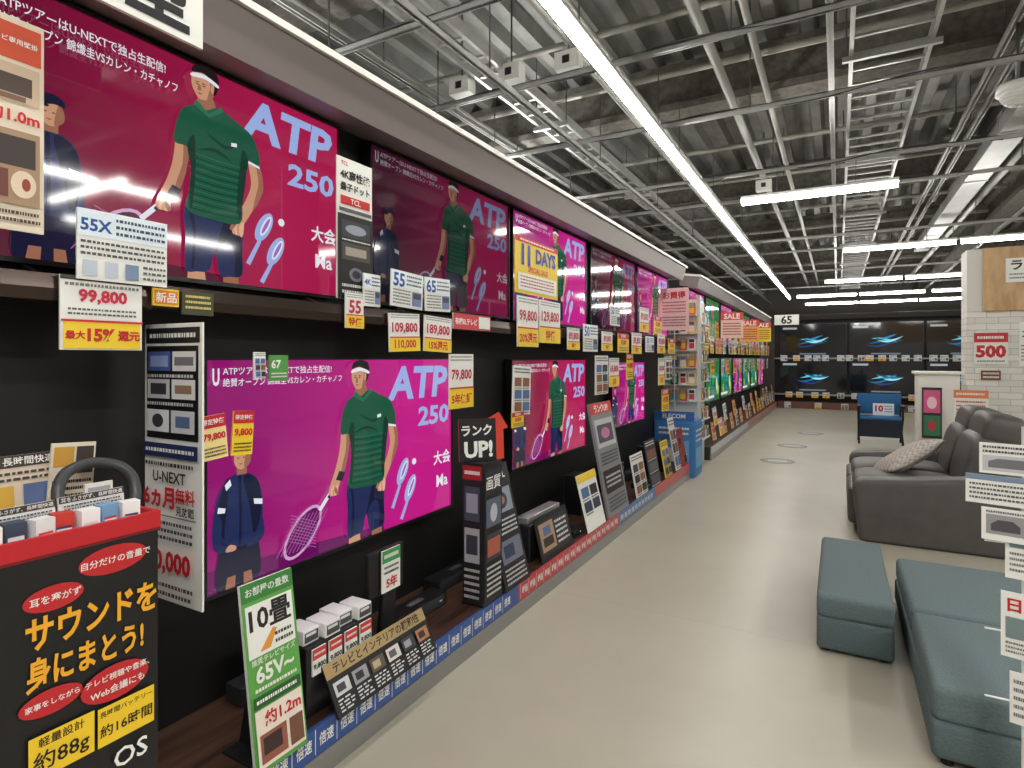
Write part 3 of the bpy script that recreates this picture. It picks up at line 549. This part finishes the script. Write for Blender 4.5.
for i in range(6):
    E+=[('r',.03+i*.16,.36,.16+i*.16,.62,[(200,200,200),(150,150,155),(90,80,70),(210,205,195),(60,60,64),(170,120,80)][i]),('r',.05+i*.16,.42,.12+i*.16,.56,[(60,60,66),(40,40,44),(180,160,130),(90,90,96),(150,150,155),(60,40,36)][i]),('l',.03+i*.16,.06,.16+i*.16,.32,4,(210,210,210))]
PS("black board with gold header about television interiors",1.437,1.985,.182,.36,-1.465,E,base=(22,22,24),lean=28,name="information_panel",cat="sign",t=.012)
mb=MB(); mb.box(-1.74,-1.56,1.38,1.70,.18,.42,mat((20,20,22),.35)); mb.build("display_pedestal",label="black display block on wood base",cat="display block",bevel=.006)
for i in range(4):
    mb=MB(); mb.box(-.035,.035,0,.05,-.05,.05,mat((225,225,225),.4)); mb.rect(-.03,.008,.03,.042,.051,P((70,70,75))); mb.rect(-.025,.028,.02,.038,.0515,P((220,220,220)))
    mb.build("product_box",label="small white product box on black display block",cat="product box",group="white product boxes",matrix=face_mx((-1.63+.02*(i%2),1.42+i*.08,.421),0),bevel=.003)
for i in range(4):
    PS("small white and red price card on display block",1.40+i*.075,1.46+i*.075,.32,.41,-1.552,[('r',0,.6,1,1,(200,60,60)),('t',"9,800",.05,.15,.95,.5,BLACK,.03),('l',.1,.7,.9,.9,1,WHITE)],group="display block price cards")
mb=MB(); mb.box(-1.70,-1.58,1.76,1.96,.18,.2,blk); mb.prism([(-1.66,.2),(-1.63,.2),(-1.61,.46),(-1.63,.46)],1.82,1.90,blk); mb.box(-1.64,-1.615,1.74,1.95,.44,.62,blk); mb.build("tablet_stand",label="black tablet holder on small pedestal",cat="stand",bevel=.004)
PS("green and white card on black holder",1.80,1.91,.45,.62,-1.60,[('r',0,.7,1,1,(60,150,80)),('l',.1,.75,.9,.95,1,WHITE),('l',.1,.4,.9,.65,2,(60,60,60)),('t',"5年",.15,.08,.85,.35,RED,.03)],group="base cards")
def soundbar(y0,y1,x,z,c=(24,24,26)):
    mb=MB(); mb.box(x-.05,x+.04,y0,y1,z,z+.065,mat(c,.35)); mb.box(x+.04,x+.043,y0+.02,y1-.02,z+.008,z+.057,mat((48,48,52),.8,noise=.4,nscale=300))
    mb.box(x-.02,x+.01,(y0+y1)/2-.05,(y0+y1)/2+.05,z+.065,z+.067,mat((90,90,94),.3)); mb.box(x+.043,x+.044,y1-.06,y1-.04,z+.03,z+.035,mat((200,200,200),.3))
    return mb.build("soundbar",label="long dark soundbar with mesh front on wood base",cat="soundbar",group="soundbars",bevel=.006)
soundbar(2.0,2.38,-1.74,.181); soundbar(3.12,4.1,-1.84,.181); soundbar(5.3,6.2,-1.86,.181); soundbar(2.44,2.90,-1.84,.181); soundbar(1.32,1.9,-1.85,.181,(50,50,54)); soundbar(6.35,6.85,-1.84,.181,(150,150,152))
# woofer cubes and recorders
for y,x,w_,h_,c in ((4.20,-1.80,.20,.30,(22,22,24)),(5.02,-1.84,.18,.26,(30,30,33)),(2.98,-1.86,.12,.30,(26,26,28))):
    mb=MB(); mb.box(x-.07,x+.07,y,y+w_,.181,.181+h_,mat(c,.35)); mb.cyl((x+.07,y+w_/2,.181+h_*.45),(x+.074,y+w_/2,.181+h_*.45),w_*.36,mat((58,58,62),.6),20); mb.cyl((x+.074,y+w_/2,.181+h_*.45),(x+.078,y+w_/2,.181+h_*.45),w_*.16,mat((30,30,32),.4),16)
    mb.build("subwoofer",label="black cube subwoofer with round cone on wood base",cat="speaker",group="subwoofers",bevel=.006)
for y in (1.70,3.66,5.34):
    mb=MB(); mb.box(-1.70,-1.56,y-.0,y+.14,.181,.225,mat((32,32,35),.3)); mb.box(-1.56,-1.558,y+.01,y+.13,.19,.215,mat((12,12,14),.15)); mb.box(-1.558,-1.557,y+.1,y+.115,.197,.207,mat((120,200,160),.3,0,1.0))
    mb.build("media_player",label="small black media player with glossy front",cat="media player",group="media players",bevel=.003)
e=empty("display_tower",(0,0,0),"black product tower with photo panels and header","display stand")
MB().box(-1.63,-1.51,2.42,2.60,.181,.885,mat((18,18,20),.4)).build("body",parent=e,bevel=.004)
panel("front_panel",None,None,None,.17,.66,[('r',.05,.8,.95,.97,(40,42,50)),('t',"画質",.1,.82,.9,.94,WHITE),('r',.08,.55,.92,.76,(90,100,120)),('e',.5,.65,.2,.07,(190,190,200)),('r',.08,.3,.92,.5,(60,62,72)),('r',.15,.33,.85,.46,(170,90,70)),('l',.1,.03,.9,.27,6,(210,210,210))],base=(24,24,28),matrix=face_mx((-1.505,2.51,.2),0),parent=e,t=.004)
panel("side_panel",None,None,None,.11,.68,[('r',.0,.9,1,1,(170,30,40)),('l',.1,.92,.9,.98,1,WHITE),('r',.1,.6,.9,.85,(70,75,90)),('r',.2,.66,.8,.8,(150,155,170)),('r',.1,.3,.9,.55,(170,170,175)),('r',.2,.36,.8,.5,(60,60,70)),('l',.1,.03,.9,.27,5,(190,190,190))],base=(30,30,34),matrix=face_mx((-1.57,2.416,.19),-90),parent=e,t=.003)
panel("rank_up_sign","black header sign reading ランクUP with red arrow","sign",(-1.55,2.50,.888),.27,.225,[('r',.0,.0,.74,.92,(16,16,18)),('t',"ランク",.05,.48,.66,.86,WHITE,.03),('t',"UP!",.08,.06,.68,.44,WHITE,.04)],base=(205,60,40),poly=[(0,0),(0,.92),(.6,.92),(.82,1.05),(1,.7),(.9,.66),(.9,0)],lean=4,phi=-35)
PS("tall slanted black product board with photos and text",2.63,2.90,.182,.83,-1.50,[('r',.0,.84,1,1,(45,45,50)),('t',"有機EL",.1,.87,.9,.96,WHITE,.02),('r',.1,.6,.9,.8,(140,150,165)),('e',.5,.7,.22,.07,(60,60,70)),('e',.5,.7,.12,.035,(170,120,90)),('l',.1,.42,.9,.56,4,(210,210,210)),('r',.1,.2,.9,.38,(110,115,130)),('r',.2,.24,.6,.34,(50,60,90)),('l',.1,.03,.9,.17,4,(190,190,190))],base=(36,36,40),lean=14,name="information_panel",cat="sign",t=.02)
mb=MB(); mb.box(-1.72,-1.60,3.08,3.58,.18,.40,mat((30,30,33),.35)); mb.box(-1.70,-1.62,3.10,3.56,.40,.44,mat((170,170,170),.3,.5)); mb.build("display_pedestal",label="black and silver audio display block",cat="display block",bevel=.006)
PS("small tilted photo card on audio block",3.10,3.56,.182,.44,-1.52,[('r',.04,.1,.96,.9,(40,40,46)),('r',.08,.2,.5,.84,(170,140,110)),('r',.14,.3,.44,.5,(50,44,44)),('r',.18,.55,.40,.75,(90,110,160)),('l',.55,.2,.92,.8,5,(220,220,220))],base=(20,20,22),lean=14,group="base cards")
PS("white card with yellow prices on wood base",3.80,4.15,.182,.58,-1.51,st_info()[:8]+[('r',.0,.86,1,1,YEL)],lean=14,name="information_panel",cat="sign")
PS("tall slanted grey board with red top and photos",4.22,4.70,.182,1.06,-1.51,[('r',0,.9,1,1,(200,50,45)),('t',"ランクUP!",.06,.91,.94,.985,WHITE,.03),('r',.08,.6,.92,.85,(190,190,195)),('r',.15,.64,.85,.8,(80,70,90)),('e',.5,.72,.2,.05,(190,120,150)),('l',.1,.44,.9,.56,4,(40,40,44)),('r',.08,.2,.92,.4,(30,30,34)),('l',.15,.24,.85,.36,3,(200,200,200)),('l',.1,.04,.9,.17,4,(60,60,64))],base=(130,132,135),lean=11,name="information_panel",cat="sign",t=.02)
for i,(y0,y1,zt,c) in enumerate(((4.95,5.3,.55,(230,230,225)),(5.4,5.75,.62,(30,30,34)),(5.92,6.2,.55,(235,200,60)),(6.36,6.6,.75,(225,225,225)),(6.65,6.9,.6,(190,60,60)))):
    PS("small product board standing on wood base",y0,y1,.182,zt,-1.52,st_black() if sum(c)<200 else st_info(),base=c,lean=10,group="base cards")
for y in (4.82,5.80,6.25):
    mb=MB(); mb.box(-1.78,-1.62,y,y+.09,.181,.5,mat((20,20,22),.4)); mb.cyl((-1.62,y+.045,.26),(-1.612,y+.045,.26),.034,mat((60,60,64),.5),16); mb.cyl((-1.62,y+.045,.38),(-1.612,y+.045,.38),.034,mat((60,60,64),.5),16); mb.cyl((-1.62,y+.045,.455),(-1.612,y+.045,.455),.015,mat((90,90,94),.4),12)
    mb.build("speaker",label="slim black tower speaker on wood base",cat="speaker",group="tower speakers",bevel=.004)
# ---------------------------------------------------------------- sound display box (foreground)
e=empty("display_box",(-1.37,.51,0),"black cardboard display box with yellow Japanese lettering","display box")
def loc(mbx): mbx.v=[(v[0]+1.37,v[1]-.51,v[2]) for v in mbx.v]; return mbx
bk2=mat((17,16,18),.5); redm=mat((190,30,40),.45)
loc(MB().box(-1.49,-1.25,.31,.711,0,1.04,bk2)).build("body",parent=e)
mb=MB(); 
for q in ((-1.255,-1.245),(-1.495,-1.485)): mb.box(q[0],q[1],.305,.716,1.045,1.08,redm)
mb.box(-1.485,-1.255,.305,.315,1.045,1.08,redm); mb.box(-1.485,-1.255,.706,.716,1.045,1.08,redm); mb.box(-1.495,-1.245,.305,.716,1.041,1.046,mat((120,24,30),.5))
loc(mb).build("rim",parent=e,label="red cardboard tray rim")
oc=(238,170,40)
FW,FH=.40,1.04
def fx(px): return (958.4/(838-px)-.6966-.311)/FW
panel("front_panel",None,None,None,FW,FH,[
 ('e',fx(113),.966,.155,.026,(190,35,40)),('t',"自分だけの音量で",fx(80),.950,fx(149),.982,WHITE,.01),
 ('e',fx(53),.928,.12,.022,(190,35,40)),('t',"耳を塞がず",fx(28),.913,fx(80),.943,WHITE,.01),
 ('t',"サウンドを",fx(24),.845,fx(155),.903,oc,.03,True),('t',"身にまとう!",fx(24),.776,fx(142),.834,oc,.03,True),
 ('e',fx(50),.750,.125,.022,(190,35,40)),('t',"家事をしながら",fx(23),.737,fx(78),.763,WHITE,.01),
 ('e',fx(114),.735,.155,.033,(190,35,40)),('t',"テレビ視聴や音楽、",fx(83),.738,fx(147),.758,WHITE,.01),('t',"Web会議にも",fx(88),.713,fx(142),.735,WHITE,.01),
 ('r',fx(26),.625,fx(92),.700,(240,200,40)),('t',"軽量設計",fx(36),.677,fx(82),.697,BLACK,.01),('t',"約88g",fx(29),.633,fx(88),.672,BLACK,.012),
 ('r',fx(95),.625,fx(151),.697,(240,200,40)),('t',"長時間バッテリー",fx(97),.674,fx(149),.694,BLACK,.01),('t',"約16時間",fx(97),.635,fx(149),.67,BLACK,.012),
 ('t',"OS",fx(110),.570,fx(145),.606,WHITE,.012),('l',fx(10),.05,.96,.5,10,(70,70,75))],base=(17,16,18),t=.002,matrix=face_mx((.1235,.0005,.0),0),parent=e)
panel("side_lettering",None,None,None,.2,.9,[('l',.1,.5,.9,.95,8,(60,60,64))],base=(17,16,18),t=.001,matrix=face_mx((0,-.2015,.05),-90),parent=e)
nb=tube("neckband_speaker","dark grey wearable neckband speaker on display box","neckband speaker",[(-1.36,.612,1.062),(-1.38,.592,1.10),(-1.40,.60,1.145),(-1.42,.64,1.168),(-1.42,.69,1.168),(-1.40,.73,1.145),(-1.38,.737,1.10),(-1.36,.718,1.062)],.012,mat((52,54,58),.4))
for i,(y0,y1,z0,z1,x,c,la) in enumerate(((.40,.63,1.047,1.20,-1.468,(222,205,182),"beige card about open ear listening"),(.45,.56,1.047,1.125,-1.32,(235,235,235),"white feature card with tiny photos"),(.57,.69,1.047,1.125,-1.33,(230,232,232),"white feature card with tiny photos"))):
    PS(la+" on display box",y0,y1,z0,z1,x,[('r',0,.84,1,1,(60,50,46)),('t',"耳をふさがず、長時間快適",.03,.86,.97,.98,WHITE,.01),('r',.08,.1,.35,.6,(150,130,110)),('e',.2,.4,.07,.12,(225,190,160)),('r',.42,.1,.65,.6,(210,170,60)),('r',.72,.1,.92,.6,(90,110,150)),('l',.06,.64,.94,.8,2,(60,60,60))],base=c,lean=6,name="feature_card",cat="card",group="cards on display box")
for i in range(7):
    y=.44+i*.038; mb=MB(); mb.box(-.016,.016,0,.06,-.014,.014,mat([(235,235,235),(60,70,90),(225,225,228),(200,60,50),(240,240,240),(120,160,200),(235,235,235)][i],.4)); mb.rect(-.012,.008,.012,.036,.0145,P([(40,60,110),(220,220,220),(200,60,60)][i%3])); mb.rect(-.012,.024,.012,.032,.015,P((225,225,225)))
    mb.build("accessory_box",label="tiny accessory package standing on display box tray",cat="package",group="packages on display box",matrix=face_mx((-1.275-.012*(i%2),y,1.047),8*(i%3-1)))
PS("yellow and brown product card standing behind neckband speaker",.60,.685,1.047,1.215,-1.462,[('r',.05,.70,.5,.95,(200,150,60)),('r',.55,.6,.95,.95,(60,50,45)),('l',.05,.1,.95,.55,5,(60,40,30))],base=(225,215,195),roll=-4,group="cards on display box",name="feature_card",cat="card")
PS("white hanging tag inside neckband speaker",.645,.70,1.047,1.13,-1.40,[('r',.1,.55,.9,.9,(170,170,175)),('t',"体験",.15,.15,.85,.5,(200,50,50),.02)],group="cards on display box",name="feature_card",cat="card")
# ---------------------------------------------------------------- end rack and blue stand
e=empty("promotional_stand",(0,0,0),"light blue cardboard stand at display wall end","display stand")
bl=mat((60,125,190),.4)
MB().box(-1.93,-1.46,6.97,7.40,0,.66,bl).build("body",parent=e,bevel=.005)
panel("header_panel",None,None,None,.47,.11,[('t',"ELECOM",.1,.25,.9,.75,WHITE,.03)],base=(45,105,180),matrix=face_mx((-1.695,6.968,.66),-90),parent=e)
panel("front_panel",None,None,None,.44,.58,[('l',.1,.75,.9,.95,2,WHITE),('r',.1,.1,.9,.65,(110,170,215)),('r',.2,.2,.5,.5,(235,240,245)),('l',.55,.2,.85,.5,4,WHITE)],base=(60,125,190),matrix=face_mx((-1.695,6.962,.05),-90),parent=e)
panel("side_panel",None,None,None,.40,.58,[('l',.1,.6,.9,.9,3,WHITE),('r',.1,.1,.9,.5,(110,170,215))],base=(60,125,190),matrix=face_mx((-1.452,7.18,.05),0),parent=e)
e=empty("pegboard_rack",(0,0,0),"white pegboard rack with hanging accessories at aisle end","display rack")
mb=MB(); mb.box(-2.15,-1.55,7.72,7.76,0,2.15,mat((225,225,222),.5)); mb.build("board",parent=e)
for x in (-2.14,-1.56): MB().box(x-.02,x+.02,7.70,7.78,0,2.2,mat((200,200,198),.4)).build("upright",parent=e)
for z in (1.95,1.72,1.5,1.28,1.06,.85): MB().box(-2.12,-1.57,7.6,7.72,z-.012,z,mat((215,215,212),.4)).build("shelf",parent=e)
pk=[]
cs=[(230,230,230),(60,120,190),(210,60,60),(40,40,44),(235,190,60),(120,180,120)]
for i,c in enumerate(cs):
    mb=MB(); mb.box(-.04,.04,0,.15,-.02,.02,mat(c,.4)); mb.rect(-.032,.02,.032,.09,.0205,P(cs[(i+2)%6])); mb.rect(-.032,.10,.032,.14,.0205,P(cs[(i+3)%6]))
    pk.append(mb.mesh("product_pack"))
for zi,z in enumerate((1.95,1.72,1.5,1.28,1.06,.85)):
    for k in range(5):
        obj("product_pack",pk[(zi*2+k*3+k//2)%6],label="small boxed accessory on white rack",cat="package",group="accessory packs on rack",matrix=face_mx((-2.07+k*.11,7.65,z+.001),-90))
e=empty("display_column",(0,0,0),"white column fixture with side shelves between display walls","display column")
MB().box(-2.1,-1.60,7.78,8.28,0,2.15,mat((205,205,202),.5)).build("body",parent=e)
for zi in range(7):
    z=.35+zi*.25; MB().box(-1.60,-1.52,7.79,8.27,z-.014,z-.001,mat((215,215,212),.4)).build("shelf",parent=e)
    for k in range(4):
        obj("product_pack",pk[(zi+k*5)%6],label="small boxed accessory on shelf facing the aisle",cat="package",group="accessory packs on rack",matrix=face_mx((-1.56,7.85+k*.12,z),0))
panel("promotional_sign","pale pink sign with red lettering above rack","sign",(-1.70,7.0,1.73),.34,.50,[('t',"お買得",.08,.74,.92,.92,RED,.03),('l',.1,.4,.9,.7,4,(190,60,80)),('l',.1,.08,.9,.34,4,(120,60,70))],base=(240,200,200),phi=-90)
MB().cyl((-1.70,7.02,.66),(-1.70,7.02,1.75),.008,zinc,8).build("sign_pole",label="thin metal pole carrying pink sign",cat="pole")
TM=[]
for E_,bs in ((st_price("89,800","特価"),WHITE),(st_yel("59,800"),YEL),(st_size("50"),WHITE),(st_info(),WHITE),(st_price("129,800","5年"),(245,220,220)),(st_yel("98,000"),(240,190,120))):
    mb=MB(); mb.box(-.14,.14,0,.26,-.006,0,P(bs)); k0=len(mb.v); elems(mb,.28,.26,E_); mb.v=mb.v[:k0]+[(v[0]-.14,v[1],v[2]) for v in mb.v[k0:]]; TM.append(mb.mesh("price_sign"))
for z,n in ((1.47,24),(1.72,10),(1.12,13),(.22,16),(.42,9)):
    for i in range(n):
        y=8.5+(i+random.uniform(.1,.6))*9.4/n
        obj("price_sign",random.choice(TM),label="coloured price sign on second display wall",cat="price sign",group="price signs on second display wall",matrix=face_mx((-1.69 if z>1 else -1.55,y,z),0,8 if z<1 else 0,random.uniform(-3,3)))
for z,n in ((1.32,20),(.3,16),(.02,9)):
    for i in range(n):
        x=-1.4+(i+random.uniform(.2,.7))*5.2/n
        obj("price_sign",random.choice([TM[0],TM[2],TM[3],TM[2]]),label="small white price sign on end display wall",cat="price sign",group="price signs on end display wall",matrix=face_mx((x,18.17 if z>.1 else 18.0,z),-90)@Matrix.Scale(.6,4))
panel("size_board","white hanging size board with number 65","sign",(-1.25,17.9,2.32),.62,.28,[('t',"65",.1,.1,.9,.9,BLACK,.03)],phi=-90)
for x,y,z,c in ((-1.5,10.0,1.72,(240,200,190)),(-1.46,11.8,1.7,(240,170,90)),(-1.42,13.6,1.75,YEL)):
    panel("sale_sign","orange and yellow sale sign projecting from display wall","sign",(x,y,z),.34,.42,[('r',0,.7,1,1,(215,70,60)),('t',"SALE",.1,.74,.9,.95,WHITE,.03),('l',.1,.1,.9,.62,5,(150,40,30))],phi=-80,base=c,group="projecting sale signs")
for x,y in ((-.64,10.3),(-.45,12.2),(-.72,8.7)):
    mb=MB(); mb.cyl((x,y,0),(x,y,.002),.22,mat((120,122,124),.5),28); mb.cyl((x,y,.002),(x,y,.003),.17,mat((150,152,150),.5),28); mb.box(x-.12,x+.12,y-.03,y+.03,.003,.004,mat((215,215,212),.5))
    mb.build("floor_sticker",label="round grey sticker on concrete floor",cat="floor sticker",group="floor stickers")
# ---------------------------------------------------------------- sofas
leath=mat((82,79,77),.5,noise=.12,nscale=8,bump=.15)
teal=mat((98,114,116),.9,noise=.12,nscale=120,bump=.3); teal2=mat((88,104,106),.9,noise=.12,nscale=120,bump=.3)
def puff(name,parent,cx,cy,cz,sx,sy,sz,mt,pw=.3,rot=None,label=None):
    bm=bmesh.new(); bmesh.ops.create_cube(bm,size=2); bmesh.ops.subdivide_edges(bm,edges=bm.edges[:],cuts=9,use_grid_fill=True)
    for v in bm.verts:
        x,y,z=v.co
        k=1-pw*(abs(x)**6)*.8-pw*(abs(y)**6)*.8
        X=x*(1-.05*y**4-.06*z**4); Y=y*(1-.05*x**4-.06*z**4); v.co=(X*sx/2,Y*sy/2,z*max(.15,k)*sz/2)
    me=bpy.data.meshes.new(name); bm.to_mesh(me); bm.free(); me.materials.append(mt)
    for p in me.polygons:p.use_smooth=True
    M=Matrix.Translation((cx,cy,cz))@(rot or Matrix.Identity(4))
    return obj(name,me,parent=parent,matrix=M,label=label)
def loveseat(label,mt):
    e=empty("reclining_sofa",(0,0,0),label,"sofa")
    def bx(n,x0,x1,y0,y1,z0,z1,bv=.05,l=None): return MB().box(x0,x1,y0,y1,z0,z1,mt).build(n,parent=e,bevel=bv,segs=5,label=l)
    bx("base",.10,.9,.16,1.55,.0,.27,.02)
    for y in (0,1.5):
        MB().prism([(.06,.0),(.9,.0),(.94,.56),(.7,.53),(.3,.48),(.06,.46),(.02,.40)],y,y+.21,mt).build("armrest",parent=e,bevel=.05,segs=5)
    for k in range(2):
        y=.22+k*.64; cy=y+.32
        puff("seat_cushion",e,.36,cy,.34,.66,.62,.22,mt,.25)
        bx("footrest",.0,.09,y+.01,y+.62,.07,.36,.035)
        R=Matrix.Rotation(math.radians(12),4,'Y')
        puff("backrest",e,.78,cy,.58,.24,.62,.46,mt,.2,R)
        puff("headrest",e,.86,cy,.84,.22,.58,.24,mt,.25,R)
    return e
sf=loveseat("dark grey leather two-seat reclining sofa with rounded arms",leath); sf.matrix_basis=Matrix.Translation((.07,5.19,0))@Matrix.Diagonal((1.15,1,1.02,1))
pcm=bpy.data.materials.new("patterned_fabric"); pcm.use_nodes=True; nt=pcm.node_tree; bb_=nt.nodes["Principled BSDF"]; tc=nt.nodes.new("ShaderNodeTexCoord"); vo=nt.nodes.new("ShaderNodeTexChecker"); vo.inputs["Scale"].default_value=40
vo.inputs["Color1"].default_value=lin((196,188,178)); vo.inputs["Color2"].default_value=lin((164,155,147)); nt.links.new(tc.outputs["Object"],vo.inputs[0]); nt.links.new(vo.outputs[0],bb_.inputs["Base Color"]); bb_.inputs["Roughness"].default_value=.9
o=puff("throw_cushion",None,.50,5.95,.56,.50,.46,.13,pcm,.75,Matrix.Rotation(math.radians(-34),4,'Y')@Matrix.Rotation(math.radians(25),4,'Z'))
o["label"]="beige checked throw cushion leaning on grey sofa"; o["category"]="cushion"
e=empty("chaise_sofa",(0,0,0),"teal-grey fabric chaise sofa with square cushions","sofa")
MB().box(.28,1.2,2.45,3.96,.03,.16,teal2).build("base",parent=e,bevel=.02)
MB().box(.285,1.2,2.455,3.15,.155,.275,teal).build("seat_cushion",parent=e,bevel=.025,segs=4)
MB().box(.285,1.2,3.17,3.955,.155,.275,teal).build("seat_cushion",parent=e,bevel=.025,segs=4)
MB().box(1.2,1.4,2.45,3.96,.03,.62,teal).build("backrest",parent=e,bevel=.04,segs=4)
for x in (.33,1.3):
    for y in (2.5,3.9): MB().cyl((x,y,0),(x,y,.04),.02,blk,10).build("leg",parent=e)
e=empty("ottoman",(0,0,0),"teal-grey fabric ottoman bench beside the chaise","ottoman")
MB().box(-.09,.225,3.15,4.2,.015,.17,teal2).build("body",parent=e,bevel=.018)
MB().box(-.09,.225,3.15,4.2,.165,.275,teal).build("seat_cushion",parent=e,bevel=.025,segs=4)
for x in (-.05,.185):
    for y in (3.2,4.15): MB().cyl((x,y,0),(x,y,.035),.016,blk,10).build("leg",parent=e)
wz=mat((225,225,225),.3,.3)
e=empty("sign_rack",(.47,2.2,0),"white wire stand holding price cards beside chaise","sign stand")
mb=MB(); mb.cyl((0,0,.02),(0,0,1.2),.006,wz,10); mb.build("pole",parent=e)
mb=MB(); mb.cyl((0,0,0),(0,0,.02),.14,wz,24); mb.build("base",parent=e)
for z in (1.1,1.0,.86,.6,.4): MB().cyl((-.09,0,z),(.06,0,z),.003,wz,6).build("wire_arm",parent=e)
for (x,z0,w_,h_,E_,bs,la) in ((.435,1.06,.14,.09,[('r',.06,.1,.94,.6,(190,190,195)),('p',[(.15,.2),(.85,.2),(.85,.4),(.7,.5),(.3,.5),(.15,.4)],(110,112,116)),('l',.06,.65,.94,.95,2,(60,60,60))],WHITE,"white sofa photo card"),
  (.41,.97,.155,.085,[('r',0,.82,1,1,(120,140,165)),('l',.06,.12,.94,.75,4,(90,90,90))],WHITE,"white information card with blue strip"),
  (.425,.865,.11,.095,[('r',.1,.2,.9,.8,(150,150,152)),('p',[(.2,.3),(.8,.3),(.8,.5),(.65,.65),(.35,.65),(.2,.5)],(80,80,84)),('l',.1,.82,.9,.96,1,GREY)],WHITE,"sofa photo card"),
  (.475,.76,.10,.18,[('r',.1,.5,.9,.9,(120,150,160)),('l',.1,.1,.9,.45,4,GREY)],WHITE,"tall white fabric sample card"),
  (.47,.53,.11,.19,[('t',"日替",.06,.7,.94,.92,RED,.03),('r',.1,.3,.9,.62,(120,140,140)),('l',.1,.06,.9,.26,3,GREY)],WHITE,"white card with red lettering"),
  (.48,.34,.09,.15,[('l',.1,.1,.9,.9,5,GREY)],WHITE,"small white leaflet")):
    panel("price_card",la+" clipped on wire stand","card",(x,2.183,z0),w_,h_,E_,phi=-105,base=bs,t=.002,group="cards on wire stand")
# ---------------------------------------------------------------- right side furnishings
bm_=brick_mat(); wdl=wood_mat((178,142,100),(205,172,128),(4,4,1),.5)
MB().box(1.46,4.2,9.5,9.9,0,2.0,bm_).build("wall_partition",kind="structure",label="white painted brick partition wall")
MB().box(1.62,4.2,9.45,9.9,2.0,2.8,wdl).build("trim_1",kind="structure",label="light wood header above brick partition")
MB().box(1.46,1.62,9.5,9.9,2.0,2.8,mat((215,214,210),.6)).build("trim_2",kind="structure",label="white side return of the wood header")
panel("header_sign","white sign with dark lettering on wood header","sign",(2.02,9.44,2.35),.36,.3,[('t',"ラン",.1,.5,.9,.9,BLACK,.03),('l',.1,.1,.9,.4,2,GREY)],phi=-90)
panel("price_sign","yellow and red promotional sign reading 500 on brick","price sign",(1.70,9.48,1.32),.34,.40,[('r',0,.7,1,1,(190,40,45)),('l',.1,.76,.9,.95,1,WHITE),('t',"500",.05,.2,.95,.62,RED,.05),('l',.1,.04,.9,.16,1,GREY)],phi=-90)
panel("price_sign","small white wall card on brick","price sign",(2.06,9.48,1.30),.16,.55,[('t',"大",.15,.6,.85,.9,BLACK,.02),('l',.1,.1,.9,.5,5,GREY)],phi=-90)
panel("price_sign","small brown notice on brick partition","price sign",(1.70,9.48,1.12),.2,.12,[('l',.1,.1,.9,.9,2,WHITE)],phi=-90,base=(120,70,50))
e=empty("display_cabinet",(0,0,0),"white low display cabinet with framed panel","display cabinet")
MB().box(.86,1.28,8.75,9.1,0,1.2,mat((225,222,215),.5)).build("body",parent=e,bevel=.01)
MB().box(.83,1.31,8.72,9.13,1.2,1.235,mat((235,233,228),.5)).build("top",parent=e,bevel=.005)
panel("poster","tall pink and green poster on white cabinet","poster",(1.0,8.73,.42),.2,.62,[('r',.08,.5,.92,.95,(215,90,140)),('e',.5,.7,.25,.12,(240,200,210)),('r',.08,.05,.92,.45,(60,130,90)),('e',.5,.25,.2,.1,(200,60,80))],phi=-90,base=(35,35,38))
e=empty("sign_easel",(1.26,8.0,0),"thin metal easel beside sofa","sign stand")
MB().cyl((0,0,0),(0,0,.78),.01,zinc,8).build("pole",parent=e); MB().cyl((0,0,0),(0,0,.015),.13,zinc,20).build("base",parent=e)
panel("price_sign","white sign with orange header on easel","price sign",(1.26,7.98,.74),.3,.31,[('r',0,.72,1,1,(225,130,80)),('l',.08,.78,.9,.95,1,WHITE),('l',.08,.1,.92,.66,4,(190,80,60))],phi=-95)
e=empty("director_chair",(0.6,11.36,0),"black folding director chair with blue fabric seat and back","chair")
blf=mat((48,110,165),.8)
for sx in (-.3,.3):
    for q in (((sx,-.22,0),(sx,.22,.42)),((sx,.22,0),(sx,-.22,.42)),((sx,.22,.42),(sx,.26,.80)),((sx,-.22,.42),(sx,-.22,.6))):
        MB().cyl(q[0],q[1],.016,blk,8).build("leg" if q[0][2]==0 else "post",parent=e)
    MB().box(sx-.035,sx+.035,-.26,.26,.6,.63,blk).build("armrest",parent=e,bevel=.008)
MB().box(-.29,.29,-.22,.22,.40,.44,blf).build("seat",parent=e,bevel=.01)
MB().box(-.29,.29,-.215,-.20,.12,.40,mat((35,45,60),.8)).build("front_panel",parent=e)
MB().box(-.31,.31,.22,.25,.46,.80,blf).build("backrest",parent=e,bevel=.01)
panel("price_sign","small white price card resting against chair back","price sign",(.66,11.5,.445),.3,.2,[('t',"10",.1,.3,.5,.85,RED,.04),('l',.55,.2,.92,.88,3,GREY)],phi=-90,base=(225,235,240),lean=10)
e=empty("side_table",(1.0,8.1,0),"small low wooden side table behind sofa","table")
MB().box(-.28,.1,-.2,.2,.34,.38,wdl).build("table_top",parent=e,bevel=.006)
for sx in (-.25,.06):
    for sy in (-.17,.17): MB().box(sx-.018,sx+.018,sy-.018,sy+.018,0,.34,wdl).build("leg",parent=e)
